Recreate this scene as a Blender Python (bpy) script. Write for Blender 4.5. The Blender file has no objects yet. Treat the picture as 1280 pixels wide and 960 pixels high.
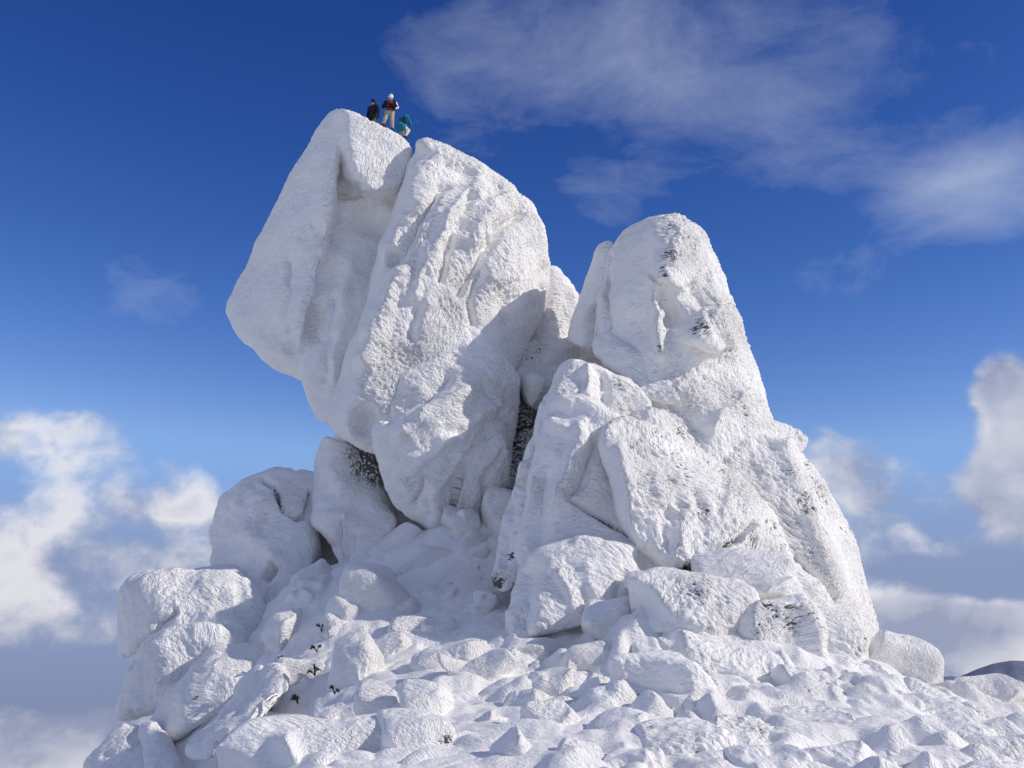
import bpy, bmesh, math, random, time
import numpy as np
from mathutils import Vector, Matrix

T0 = time.time()
rad = math.radians
scene = bpy.context.scene
COL = scene.collection

# ------------------------------------------------------------------ camera
FPX = 1250.0                      # focal length in photo pixels (photo 1280 wide)
PITCH = rad(9.98)
cam_data = bpy.data.cameras.new("camera")
cam = bpy.data.objects.new("camera", cam_data)
COL.objects.link(cam)
cam_data.sensor_width = 36.0
cam_data.lens = 36.0 * FPX / 1280.0
cam_data.clip_start = 0.1
cam_data.clip_end = 60000.0
cam.location = (0, 0, 0)
cam.rotation_euler = (math.pi / 2 + PITCH, 0, 0)
scene.camera = cam

# ------------------------------------------------------------------ light
SUN_EL = rad(31.5)
SUN_AZ = rad(99.0)               # from +Y towards +X
SUN_DIR = Vector((math.sin(SUN_AZ) * math.cos(SUN_EL), math.cos(SUN_AZ) * math.cos(SUN_EL), math.sin(SUN_EL)))
sun_data = bpy.data.lights.new("sun", 'SUN')
sun_data.energy = 2.75
sun_data.angle = rad(0.53)
sun_data.color = (1.0, 0.93, 0.835)
sun = bpy.data.objects.new("sun", sun_data)
COL.objects.link(sun)
sun.rotation_euler = SUN_DIR.to_track_quat('Z', 'Y').to_euler()

scene.view_settings.view_transform = 'Standard'
scene.view_settings.look = 'None'
scene.view_settings.exposure = 0.22
scene.view_settings.gamma = 1.0
scene.view_settings.use_curve_mapping = False
scene.render.engine = 'CYCLES'
scene.cycles.use_denoising = True
scene.cycles.max_bounces = 8
scene.cycles.diffuse_bounces = 7


class NT:
    """small helper to write node trees"""
    def __init__(self, tree):
        self.t = tree
        tree.nodes.clear()

    def node(self, kind, **kw):
        n = self.t.nodes.new(kind)
        for k, v in kw.items():
            setattr(n, k, v)
        return n

    def set(self, sock, v):
        if isinstance(v, bpy.types.NodeSocket):
            self.t.links.new(v, sock)
        elif v is not None:
            sock.default_value = v

    def math(self, op, a, b=None, c=None, clamp=False):
        n = self.node('ShaderNodeMath', operation=op, use_clamp=clamp)
        self.set(n.inputs[0], a)
        self.set(n.inputs[1], b)
        self.set(n.inputs[2], c)
        return n.outputs[0]

    def vmath(self, op, a, b=None, scale=None):
        n = self.node('ShaderNodeVectorMath', operation=op)
        self.set(n.inputs[0], a)
        self.set(n.inputs[1], b)
        if scale is not None:
            self.set(n.inputs['Scale'], scale)
        return n.outputs['Value'] if op in ('LENGTH', 'DOT_PRODUCT', 'DISTANCE') else n.outputs[0]

    def ramp(self, v, a, b, lo=0.0, hi=1.0, smooth=True):
        n = self.node('ShaderNodeMapRange')
        n.interpolation_type = 'SMOOTHSTEP' if smooth else 'LINEAR'
        self.set(n.inputs['Value'], v)
        for k, x in zip(('From Min', 'From Max', 'To Min', 'To Max'), (a, b, lo, hi)):
            self.set(n.inputs[k], x)
        return n.outputs['Result']

    def mix(self, f, a, b, blend='MIX'):
        n = self.node('ShaderNodeMix', data_type='RGBA', blend_type=blend)
        self.set(n.inputs[0], f)
        self.set(n.inputs[6], a)
        self.set(n.inputs[7], b)
        return n.outputs[2]

    def noise(self, vec, scale, detail=4.0, rough=0.5, lac=2.0, dist=0.0):
        n = self.node('ShaderNodeTexNoise')
        self.set(n.inputs['Vector'], vec)
        for k, x in (('Scale', scale), ('Detail', detail), ('Roughness', rough), ('Lacunarity', lac), ('Distortion', dist)):
            self.set(n.inputs[k], x)
        return n.outputs['Fac'], n.outputs['Color']


def pix_dir(px, py):
    dx = (px - 640.0) / FPX
    dz = (480.0 - py) / FPX
    c, s = math.cos(PITCH), math.sin(PITCH)
    v = Vector((dx, c - s * dz, s + c * dz))
    return v.normalized()


def rgb(r, g, b):
    f = lambda c: (c / 255 / 12.92) if c / 255 <= 0.04045 else ((c / 255 + 0.055) / 1.055) ** 2.4
    return (f(r), f(g), f(b), 1.0)


# ------------------------------------------------------------------ sky
world = bpy.data.worlds.new("World")
scene.world = world
world.use_nodes = True
w = NT(world.node_tree)
wout = w.node('ShaderNodeOutputWorld')
tc = w.node('ShaderNodeTexCoord')
D = w.vmath('NORMALIZE', tc.outputs['Generated'])
sky = w.node('ShaderNodeTexSky', sky_type='NISHITA')
sky.sun_disc = False
sky.sun_elevation = SUN_EL
sky.sun_rotation = SUN_AZ
sky.altitude = 2600.0
sky.air_density = 1.0
sky.dust_density = 0.25
sky.ozone_density = 3.0
SKY_STRENGTH = 0.085
skyc = w.vmath('SCALE', sky.outputs[0], scale=SKY_STRENGTH)
# deep polarised blue of thin high-altitude air
ss = w.node('ShaderNodeSeparateXYZ')
w.set(ss.inputs[0], skyc)
cs_ = w.node('ShaderNodeCombineXYZ')
for i_, (a_, g_, m_) in enumerate(((5.6, 2.1, 0.20), (1.84, 1.58, 0.36), (1.35, 1.13, 0.68))):
    v_ = w.math('MULTIPLY', w.math('POWER', ss.outputs[i_], g_), a_)
    w.set(cs_.inputs[i_], w.math('SMOOTH_MIN', v_, m_, 0.1))
skyg = cs_
sep = w.node('ShaderNodeSeparateXYZ')
w.set(sep.inputs[0], D)
EL = sep.outputs[2]
# pale valley air under the horizon
base = w.mix(w.ramp(EL, 0.11, -0.02), skyg.outputs[0], rgb(128, 143, 178))
base = w.mix(w.ramp(EL, -0.03, -0.20), base, rgb(114, 125, 153))
base = w.mix(w.ramp(EL, -0.12, -0.36), base, rgb(238, 235, 232))      # bright cloud deck low down, added to fill the shade with neutral light


def blobs(lst):
    tot = None
    for px, py, rx, ry, a in lst:
        c = pix_dir(px, py)
        dv = w.vmath('SUBTRACT', D, tuple(c))
        dv = w.vmath('MULTIPLY', dv, (FPX / rx, FPX / rx, FPX / ry))
        ln = w.vmath('LENGTH', dv)
        v = w.ramp(ln, 1.0, 0.25, 0.0, a)
        tot = v if tot is None else w.math('ADD', tot, v)
    return tot


# high thin veil
Dw = w.vmath('ADD', w.vmath('MULTIPLY', D, (1.0, 1.0, 1.7)), (0.0, 0.0, 0.0))
nf, nc = w.noise(Dw, 2.2, 3.0, 0.5)
wv = w.vmath('ADD', Dw, w.vmath('SCALE', w.vmath('SUBTRACT', nc, (0.5, 0.5, 0.5)), scale=0.25))
n1, _ = w.noise(wv, 5.4, 10.0, 0.62, dist=0.15)
veil_b = blobs([(720, 90, 300, 150, .16), (930, 50, 320, 130, .25), (1120, 150, 300, 150, .23), (590, 120, 150, 90, .08), (1250, 230, 160, 120, .14),
                (190, 375, 130, 60, .20), (1060, 340, 120, 60, .12), (520, 20, 130, 40, .12), (1240, 250, 150, 80, .2),
                (760, 250, 120, 60, .14)])
# extra unseen cloud round the rest of the sky, added as neutral fill
FWD = w.vmath('DOT_PRODUCT', D, (0.0, math.cos(PITCH), math.sin(PITCH)))
rest = w.ramp(FWD, 0.86, 0.60)
vd = w.math('ADD', w.math('ADD', w.math('SUBTRACT', n1, 0.66), veil_b), w.math('MULTIPLY', rest, 0.42))
veil = w.ramp(vd, 0.0, 0.50, 0.0, 0.50, False)
col = w.mix(veil, base, rgb(192, 201, 216))

# cumulus and the sea of cloud
Dc = w.vmath('MULTIPLY', D, (1.0, 1.0, 1.35))
_, nc2 = w.noise(Dc, 7.0, 4.0, 0.55)
wc = w.vmath('ADD', Dc, w.vmath('SCALE', w.vmath('SUBTRACT', nc2, (0.5, 0.5, 0.5)), scale=0.07))
c1, _ = w.noise(wc, 9.5, 10.0, 0.56)
off = tuple(SUN_DIR * 0.028)
c2, _ = w.noise(w.vmath('ADD', wc, off), 9.0, 5.0, 0.5)
low_band = w.ramp(EL, 0.15, -0.02, 0.0, 0.19)
cum_b = blobs([(70, 548, 170, 58, .20), (190, 615, 140, 65, .12), (90, 640, 200, 80, .04), (150, 700, 180, 60, .05), (60, 790, 170, 50, .08),
               (1050, 565, 120, 65, .18), (1130, 600, 130, 60, .15), (1275, 560, 85, 150, .40), (1250, 480, 55, 50, .24), (1180, 650, 170, 70, .16),
               (230, 660, 120, 70, .07), (1040, 640, 110, 60, .10), (1110, 760, 120, 60, .10), (1180, 790, 190, 75, .22), (60, 925, 220, 60, .24)])
gap = blobs([(80, 850, 190, 50, .22), (1200, 722, 190, 34, .20), (330, 480, 200, 50, .12), (1100, 480, 80, 60, .1), (1250, 735, 90, 25, .1)])
cd = w.math('SUBTRACT', w.math('ADD', w.math('ADD', w.math('SUBTRACT', c1, 0.66), low_band), w.math('ADD', cum_b, w.math('MULTIPLY', rest, 0.12))), gap)
cd = w.math('SUBTRACT', cd, w.ramp(EL, 0.17, 0.30, 0.0, 0.25))
cum = w.ramp(cd, -0.04, 0.24, 0.0, 0.90)
lit = w.math('ADD', w.math('MULTIPLY', w.math('SUBTRACT', c1, c2), 3.6), 0.5, clamp=True)
thick = w.ramp(cd, 0.12, 0.40)
lit2 = w.math('MULTIPLY', lit, w.math('SUBTRACT', 1.0, w.math('MULTIPLY', thick, 0.55)))
ccol = w.mix(lit2, rgb(143, 151, 176), rgb(226, 224, 226))
col = w.mix(cum, col, ccol)
bg = w.node('ShaderNodeBackground')
w.set(bg.inputs['Color'], col)
bg.inputs['Strength'].default_value = 1.0
w.t.links.new(bg.outputs[0], wout.inputs['Surface'])

# ------------------------------------------------------------------ numeric tools
_rs = np.random.RandomState(7)
PERM = _rs.permutation(256).astype(np.int32)
PERM = np.concatenate([PERM, PERM, PERM[:2]])
_g = _rs.normal(size=(256, 3))
GRAD = (_g / np.linalg.norm(_g, axis=1)[:, None]).astype(np.float32)
CELLP = _rs.rand(256, 3).astype(np.float32)


def perlin(p, seed=0):
    p = p.astype(np.float32) + np.float32(seed * 17.37)
    i = np.floor(p).astype(np.int32)
    f = p - i
    u = f * f * f * (f * (f * 6 - 15) + 10)
    i &= 255
    r = np.zeros(len(p), np.float32)
    for dx in (0, 1):
        ax = PERM[(i[:, 0] + dx) & 255]
        wx = u[:, 0] if dx else 1 - u[:, 0]
        for dy in (0, 1):
            ay = PERM[(ax + i[:, 1] + dy) & 255]
            wy = wx * (u[:, 1] if dy else 1 - u[:, 1])
            for dz in (0, 1):
                g = GRAD[PERM[(ay + i[:, 2] + dz) & 255]]
                d = g[:, 0] * (f[:, 0] - dx) + g[:, 1] * (f[:, 1] - dy) + g[:, 2] * (f[:, 2] - dz)
                r += d * wy * (u[:, 2] if dz else 1 - u[:, 2])
    return r * 1.6


def fbm(p, octv=3, seed=0, gain=0.5):
    a, s, r = 1.0, 1.0, 0
    for o in range(octv):
        r = r + a * perlin(p * s, seed + o * 3)
        a *= gain
        s *= 2.03
    return r


def voronoi(p, seed=0):
    """distance to the nearest jittered cell point"""
    p = p.astype(np.float32) + np.float32(seed * 11.13)
    i = np.floor(p).astype(np.int32)
    f = p - i
    best = np.full(len(p), 9.0, np.float32)
    for dx in (-1, 0, 1):
        ax = PERM[(i[:, 0] + dx) & 255]
        for dy in (-1, 0, 1):
            ay = PERM[(ax + i[:, 1] + dy) & 255]
            for dz in (-1, 0, 1):
                c = CELLP[PERM[(ay + i[:, 2] + dz) & 255]]
                d = (c[:, 0] + dx - f[:, 0]) ** 2 + (c[:, 1] + dy - f[:, 1]) ** 2 + (c[:, 2] + dz - f[:, 2]) ** 2
                np.minimum(best, d, out=best)
    return np.sqrt(best)


def sstep(x, a, b):
    t = np.clip((x - a) / (b - a), 0, 1)
    return t * t * (3 - 2 * t)


CP, SP = math.cos(PITCH), math.sin(PITCH)


def P(px, py, Y):
    dx = (px - 640.0) / FPX
    dz = (480.0 - py) / FPX
    t = Y / (CP - SP * dz)
    return np.array((dx * t, Y, (SP + CP * dz) * t))


def proj(V):
    fwd = V[:, 1] * CP + V[:, 2] * SP
    up = -V[:, 1] * SP + V[:, 2] * CP
    fwd = np.maximum(fwd, 0.1)
    return 640 + FPX * V[:, 0] / fwd, 480 - FPX * up / fwd


def hull_planes(pts):
    bm = bmesh.new()
    for p in pts:
        bm.verts.new(p)
    bmesh.ops.convex_hull(bm, input=bm.verts)
    c = np.mean(pts, axis=0)
    N, Dd = [], []
    for f in bm.faces:
        a, b, cc = [np.array(v.co) for v in f.verts[:3]]
        n = np.cross(b - a, cc - a)
        l = np.linalg.norm(n)
        if l < 1e-6:
            continue
        n /= l
        d = n @ a
        if n @ c - d > 0:
            n, d = -n, -d
        if any(n @ m > 0.985 and abs(d - e) < 0.25 for m, e in zip(N, Dd)):
            continue
        N.append(n)
        Dd.append(d)
    bm.free()
    return np.array(N, np.float32), np.array(Dd, np.float32)


def hull_fn(pts, k):
    N, Dd = hull_planes(pts)

    def f(p):
        d = p @ N.T - Dd
        m = d.max(axis=1)
        return m + k * np.log(np.exp((d - m[:, None]) / k).sum(axis=1)) - 0.9 * k
    return f


def ell_fn(c, r):
    c = np.array(c, np.float32)
    r = np.array(r, np.float32)

    def f(p):
        q = (p - c) / r
        return (np.sqrt((q * q).sum(axis=1)) - 1) * r.min()
    return f


def cone_fn(a, b, ra, rb):
    a = np.array(a, np.float32)
    b = np.array(b, np.float32)

    def f(p):
        ab = b - a
        t = np.clip(((p - a) @ ab) / max(ab @ ab, 1e-9), 0, 1)
        return np.linalg.norm(p - a - t[:, None] * ab, axis=1) - (ra + (rb - ra) * t)
    return f


def smin(a, b, k):
    h = np.clip(0.5 + 0.5 * (b - a) / k, 0, 1)
    return b + (a - b) * h - k * h * (1 - h)


def union_fn(fs, k):
    def f(p):
        r = fs[0](p)
        for g in fs[1:]:
            r = smin(r, g(p), k)
        return r
    return f


def carve_fn(f0, cs, k):
    def f(p):
        r = f0(p)
        for g in cs:
            r = -smin(-r, g(p), k)
        return r
    return f


CORN = [(0, 0, 0), (1, 0, 0), (0, 1, 0), (1, 1, 0), (0, 0, 1), (1, 0, 1), (0, 1, 1), (1, 1, 1)]
EDGE = [(a, b) for a in range(8) for b in range(a + 1, 8) if sum(abs(np.array(CORN[a]) - np.array(CORN[b]))) == 1]


def polygonise(fn, lo, hi, h, B=4):
    """sparse sampling of a solid, then surface nets; returns verts, quads"""
    lo = np.array(lo, np.float32) - 2 * h
    nb = np.ceil((np.array(hi) + 2 * h - lo) / (B * h)).astype(int) + 1
    gi = np.stack(np.meshgrid(*[np.arange(n) for n in nb], indexing='ij'), -1).reshape(-1, 3)
    cen = lo + (gi + 0.5 * (B - 1) / B) * B * h
    sd = np.concatenate([fn(c.astype(np.float32)) for c in np.array_split(cen, max(1, len(cen) // 200000))])
    act = np.abs(sd) < B * h * 1.15
    S = np.repeat(np.repeat(np.repeat(np.where(sd.reshape(nb) < 0, -1, 1).astype(np.float32), B, 0), B, 1), B, 2)
    ai = gi[act]
    loc = np.stack(np.meshgrid(*[np.arange(B)] * 3, indexing='ij'), -1).reshape(-1, 3)
    fi = (ai[:, None, :] * B + loc[None]).reshape(-1, 3)
    for ch in np.array_split(fi, max(1, len(fi) // 200000)):
        S[ch[:, 0], ch[:, 1], ch[:, 2]] = fn((lo + ch * h).astype(np.float32))
    neg = S < 0
    cnt = np.zeros(tuple(n - 1 for n in S.shape), np.int8)
    sh = cnt.shape
    for c in CORN:
        cnt += neg[c[0]:c[0] + sh[0], c[1]:c[1] + sh[1], c[2]:c[2] + sh[2]]
    cells = np.argwhere((cnt > 0) & (cnt < 8))
    idx = np.full(sh, -1, np.int32)
    idx[cells[:, 0], cells[:, 1], cells[:, 2]] = np.arange(len(cells))
    vals = np.stack([S[cells[:, 0] + c[0], cells[:, 1] + c[1], cells[:, 2] + c[2]] for c in CORN], 1)
    acc = np.zeros((len(cells), 3), np.float32)
    n = np.zeros(len(cells), np.float32)
    for a, b in EDGE:
        va, vb = vals[:, a], vals[:, b]
        m = (va < 0) != (vb < 0)
        t = np.where(m, va / np.where(m, va - vb, 1), 0)
        ca, cb = np.array(CORN[a], np.float32), np.array(CORN[b], np.float32)
        acc += m[:, None] * (ca + t[:, None] * (cb - ca))
        n += m
    V = lo + (cells + acc / n[:, None]) * h
    quads = []
    for ax in range(3):
        a1, a2 = (ax + 1) % 3, (ax + 2) % 3
        sl0 = [slice(1, -1)] * 3
        sl1 = [slice(1, -1)] * 3
        sl0[ax] = slice(0, -1)
        sl1[ax] = slice(1, None)
        d = neg[tuple(sl0)] != neg[tuple(sl1)]
        e = np.argwhere(d)
        o = np.array([1, 1, 1])
        o[ax] = 0
        e = e + o
        ins = neg[e[:, 0], e[:, 1], e[:, 2]]

        def cell(d1, d2):
            q = e.copy()
            q[:, a1] += d1
            q[:, a2] += d2
            return idx[q[:, 0], q[:, 1], q[:, 2]]
        q = np.stack([cell(-1, -1), cell(0, -1), cell(0, 0), cell(-1, 0)], 1)
        q[~ins] = q[~ins][:, ::-1]
        quads.append(q)
    Q = np.concatenate(quads)
    Q = Q[(Q >= 0).all(axis=1)]
    return V.astype(np.float32), Q


def normals(V, Q):
    n = np.cross(V[Q[:, 2]] - V[Q[:, 0]], V[Q[:, 3]] - V[Q[:, 1]])
    N = np.zeros_like(V)
    for k in range(4):
        for c in range(3):
            N[:, c] += np.bincount(Q[:, k], n[:, c], len(V)).astype(np.float32)
    return N / np.maximum(np.linalg.norm(N, axis=1), 1e-9)[:, None]


def make_mesh(name, V, Q, mat, attrs=None):
    me = bpy.data.meshes.new(name)
    me.vertices.add(len(V))
    me.vertices.foreach_set('co', np.ascontiguousarray(V, np.float32).ravel())
    k = Q.shape[1]
    me.loops.add(len(Q) * k)
    me.loops.foreach_set('vertex_index', np.ascontiguousarray(Q, np.int32).ravel())
    me.polygons.add(len(Q))
    me.polygons.foreach_set('loop_start', np.arange(len(Q), dtype=np.int32) * k)
    me.polygons.foreach_set('use_smooth', np.ones(len(Q), bool))
    me.update(calc_edges=True)
    for an, av in (attrs or {}).items():
        if av.ndim == 2:
            a = me.attributes.new(an, 'FLOAT_VECTOR', 'POINT')
            a.data.foreach_set('vector', np.ascontiguousarray(av, np.float32).ravel())
        else:
            a = me.attributes.new(an, 'FLOAT', 'POINT')
            a.data.foreach_set('value', np.ascontiguousarray(av, np.float32))
    me.materials.append(mat)
    return me


def thin_back(V, Q, at, h, zcut=None):
    """coarser mesh on the sides that face away or lie under the snow"""
    N = normals(V, Q)
    vd = V / np.linalg.norm(V, axis=1)[:, None]
    far = ((N * vd).sum(1) > 0.22)
    if zcut is not None:
        far |= V[:, 2] < zcut
    cell = np.floor(V / (3.6 * h)).astype(np.int64)
    key = (cell[:, 0] * 73856093) ^ (cell[:, 1] * 19349663) ^ (cell[:, 2] * 83492791)
    key = np.where(far, key, np.arange(len(V), dtype=np.int64) + (1 << 60))
    _, first, inv = np.unique(key, return_index=True, return_inverse=True)
    cnt = np.bincount(inv)
    V2 = np.stack([np.bincount(inv, V[:, c]) / cnt for c in range(3)], 1).astype(np.float32)
    q = inv.reshape(-1)[Q]
    T = np.concatenate([q[:, [0, 1, 2]], q[:, [0, 2, 3]]])
    T = T[(T[:, 0] != T[:, 1]) & (T[:, 1] != T[:, 2]) & (T[:, 0] != T[:, 2])]
    srt = np.sort(T, axis=1)
    _, ui = np.unique(srt, axis=0, return_index=True)
    T = T[np.sort(ui)]
    return V2, T.astype(np.int32), {k: v[first] for k, v in at.items()}


def link(name, me, parent=None, label=None, cat=None, group=None, kind=None):
    o = bpy.data.objects.new(name, me)
    COL.objects.link(o)
    if parent:
        o.parent = parent
    if label:
        o['label'] = label
    if cat:
        o['category'] = cat
    if group:
        o['group'] = group
    if kind:
        o['kind'] = kind
    return o


# ------------------------------------------------------------------ materials
def rime_material():
    m = bpy.data.materials.new("rime_ice")
    m.use_nodes = True
    t = NT(m.node_tree)
    out = t.node('ShaderNodeOutputMaterial')
    b = t.node('ShaderNodeBsdfPrincipled')
    a_q = t.node('ShaderNodeAttribute', attribute_name='rq').outputs['Vector']
    a_g = t.node('ShaderNodeAttribute', attribute_name='gap').outputs['Fac']
    a_e = t.node('ShaderNodeAttribute', attribute_name='expo').outputs['Fac']
    a_f = t.node('ShaderNodeAttribute', attribute_name='fine').outputs['Fac']
    tcn = t.node('ShaderNodeTexCoord')
    pos = tcn.outputs['Object']
    # colour: rime white with faint cooler, denser ice; dark rock only where the feathers part
    f1, _ = t.noise(pos, 0.55, 5.0, 0.6)
    snow = t.mix(t.ramp(f1, 0.3, 0.75), (0.90, 0.882, 0.855, 1), (0.94, 0.922, 0.888, 1))
    f2, _ = t.noise(a_q, 2.1, 3.0, 0.7)
    gp = t.math('ADD', a_g, t.math('MULTIPLY', t.math('SUBTRACT', f2, 0.5), 1.9))
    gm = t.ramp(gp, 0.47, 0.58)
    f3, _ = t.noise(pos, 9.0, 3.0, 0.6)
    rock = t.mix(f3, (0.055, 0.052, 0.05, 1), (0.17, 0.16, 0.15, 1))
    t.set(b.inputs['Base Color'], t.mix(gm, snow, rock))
    b.inputs['Roughness'].default_value = 0.72
    b.inputs['Specular IOR Level'].default_value = 0.25
    # fine relief: feather strands along the wind, grains on the lee
    h1, _ = t.noise(a_q, 1.5, 3.0, 0.62)
    vr = t.node('ShaderNodeTexVoronoi')
    t.set(vr.inputs['Vector'], a_q)
    vr.inputs['Scale'].default_value = 1.0
    h2, _ = t.noise(pos, 11.0, 3.0, 0.65)
    st_, _ = t.noise(t.vmath('MULTIPLY', a_q, (0.38, 1.25, 1.25)), 1.0, 2.0, 0.6)
    h1 = t.math('ADD', h1, t.math('MULTIPLY', st_, 0.9))
    fe = t.math('ADD', t.math('MULTIPLY', h1, 1.5), t.math('MULTIPLY', vr.outputs['Distance'], -0.55))
    hh = t.math('ADD', t.math('MULTIPLY', fe, t.math('ADD', t.math('MULTIPLY', a_e, 0.85), 0.15)), t.math('MULTIPLY', h2, 0.55))
    hh = t.math('MULTIPLY', hh, a_f)
    bp = t.node('ShaderNodeBump')
    bp.inputs['Strength'].default_value = 0.85
    bp.inputs['Distance'].default_value = 0.11
    t.set(bp.inputs['Height'], hh)
    t.set(b.inputs['Normal'], bp.outputs[0])
    t.t.links.new(b.outputs[0], out.inputs['Surface'])
    return m


def plain_material(name, c1, c2=None, scale=8.0, rough=0.8, bump=0.0, spec=0.3, dist=0.02):
    m = bpy.data.materials.new(name)
    m.use_nodes = True
    t = NT(m.node_tree)
    out = t.node('ShaderNodeOutputMaterial')
    b = t.node('ShaderNodeBsdfPrincipled')
    pos = t.node('ShaderNodeTexCoord').outputs['Object']
    f, _ = t.noise(pos, scale, 5.0, 0.6)
    t.set(b.inputs['Base Color'], t.mix(t.ramp(f, 0.3, 0.7), (*c1, 1), (*(c2 or [x * 0.8 for x in c1]), 1)))
    b.inputs['Roughness'].default_value = rough
    b.inputs['Specular IOR Level'].default_value = spec
    if bump:
        bp = t.node('ShaderNodeBump')
        bp.inputs['Strength'].default_value = bump
        bp.inputs['Distance'].default_value = dist
        t.set(bp.inputs['Height'], f)
        t.set(b.inputs['Normal'], bp.outputs[0])
    t.t.links.new(b.outputs[0], out.inputs['Surface'])
    return m


M_RIME = rime_material()

# ------------------------------------------------------------------ rime surface
WIND = np.array((0.80, -0.55, 0.12), np.float32)      # points to where the wind comes from
WIND /= np.linalg.norm(WIND)
WA = np.cross(WIND, (0, 0, 1)).astype(np.float32)
WA /= np.linalg.norm(WA)
WB = np.cross(WA, WIND).astype(np.float32)


def stroke_field(px, py, strokes, facing):
    d = np.zeros(len(px), np.float32)
    for s in strokes:
        pl, wd, amp = s[:3]
        best = np.full(len(px), 1e9, np.float32)
        for (x0, y0), (x1, y1) in zip(pl[:-1], pl[1:]):
            ex, ey = x1 - x0, y1 - y0
            t = np.clip(((px - x0) * ex + (py - y0) * ey) / (ex * ex + ey * ey), 0, 1)
            best = np.minimum(best, (px - x0 - t * ex) ** 2 + (py - y0 - t * ey) ** 2)
        d += amp * np.exp(-best / (2 * wd * wd))
    return d * facing


def rime_surface(V, Q, sc=1.0, feather=1.0, lump=1.0, dark=0.5, strokes=(), grain=1.0, seed=0, wscale=1.0, darkspots=(), fine=1.0, cracks=()):
    N = normals(V, Q)
    # broad lumps
    V = V + N * (lump * 0.16 * fbm(V / (1.5 * sc), 3, seed)).astype(np.float32)[:, None] * sc
    px, py = proj(V)
    if strokes:
        wob = 5 * perlin(V / 0.8, 41)
        facing = sstep(-(N[:, 1] * 0.9 + N[:, 2] * 0.25), -0.15, 0.25)
        V = V + N * stroke_field(px + wob, py + wob, strokes, facing)[:, None]
    N = normals(V, Q)
    ex = sstep(N @ WIND, -0.05, 0.55) * (0.55 + 0.45 * sstep(perlin(V / 2.3, 9 + seed), -0.35, 0.25))
    wp = np.stack([perlin(V / 3.1, 21), perlin(V / 3.1, 22), perlin(V / 3.1, 23)], 1) * 0.9 \
        + np.stack([perlin(V / 0.9, 24), perlin(V / 0.9, 25), perlin(V / 0.9, 26)], 1) * 0.12
    R = (V + wp)
    L, W = 0.50 * wscale, 0.135 * wscale
    rq = np.stack([R @ WIND / L, R @ WA / W, R @ WB / W], 1).astype(np.float32)
    f1 = voronoi(rq, 1)
    d = (0.55 - f1)
    f2 = perlin(rq * (0.62, 0.36, 0.36), 5)
    ridge = 0.6 - np.abs(f2) * 1.8
    disp = (ex * feather * (0.085 * d + 0.06 * ridge) + (1 - ex) * grain * 0.03 * d) * wscale
    V = V + N * disp[:, None].astype(np.float32)
    # places where the feathers part down to the rock
    cl = fbm(V / 2.6, 2, 31 + seed)
    gap = dark * (sstep(f1, 0.40, 0.85) * 0.55 + 0.4 * sstep(-ridge, -0.25, 0.3)) * sstep(cl, -0.05, 0.5) * (0.25 + 0.75 * ex)
    if cracks:      # open joints showing bare rock
        wob = 2.5 * perlin(V / 0.5, 44)
        cm = sstep(perlin(V / 0.9, 46), -0.45, 0.2)
        for pl in cracks:
            gap = np.maximum(gap, 0.8 * cm * stroke_field(px + wob, py + wob, [(pl, 1.7, 1.0)], 1.0))
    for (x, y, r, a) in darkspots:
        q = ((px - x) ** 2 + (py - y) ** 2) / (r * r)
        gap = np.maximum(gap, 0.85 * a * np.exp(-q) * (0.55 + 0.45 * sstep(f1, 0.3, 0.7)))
    return V, dict(rq=rq, gap=np.clip(gap, 0, 1), expo=ex, fine=np.full(len(V), fine, np.float32))


NV = [0]


def rock(name, label, chunks, cat='rock', group=None, carve=(), k=0.14, blend=0.35, h=0.058, warp=0.2, strokes=(),
         carve_k=0.35, cracks=(), **kw):
    strokes = list(strokes) + [(pl, 2.4, -0.38) for pl in cracks]
    allp, fs = [], []
    for ch in chunks:
        pts = [P(*p) for p in ch]
        allp += pts
        fs.append(hull_fn(pts, k))
    fn0 = union_fn(fs, blend) if len(fs) > 1 else fs[0]
    if carve:
        cs = []
        for (px, py, Y, rx, ry, rz) in carve:
            s = Y / FPX * 1.03
            cs.append(ell_fn(P(px, py, Y), (rx * s, ry, rz * s)))
        fn0 = carve_fn(fn0, cs, carve_k)
    sd = hash(name + label) if False else sum(map(ord, label)) % 37

    def fn(p):
        q = p
        if warp:
            wv = np.stack([perlin(p / 2.6, 50 + sd), perlin(p / 2.6, 51 + sd), perlin(p / 2.6, 52 + sd)], 1)
            q = p + warp * wv
        return fn0(q)
    allp = np.array(allp)
    V, Q = polygonise(fn, allp.min(0) - 0.3, allp.max(0) + 0.3, h)
    V, at = rime_surface(V, Q, strokes=strokes, seed=sd % 5, cracks=cracks, **kw)
    org = np.array((allp[:, 0].mean(), allp[:, 1].mean(), allp[:, 2].min()), np.float32)
    V, Q, at = thin_back(V, Q, at, h)
    NV[0] += len(Q)
    o = link(name, make_mesh(name, V - org, Q, M_RIME, at), None, label, cat, group)
    o.location = org
    return o


def ring(pts, Y):
    return [(x, y, Y) for x, y in pts]

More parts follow.
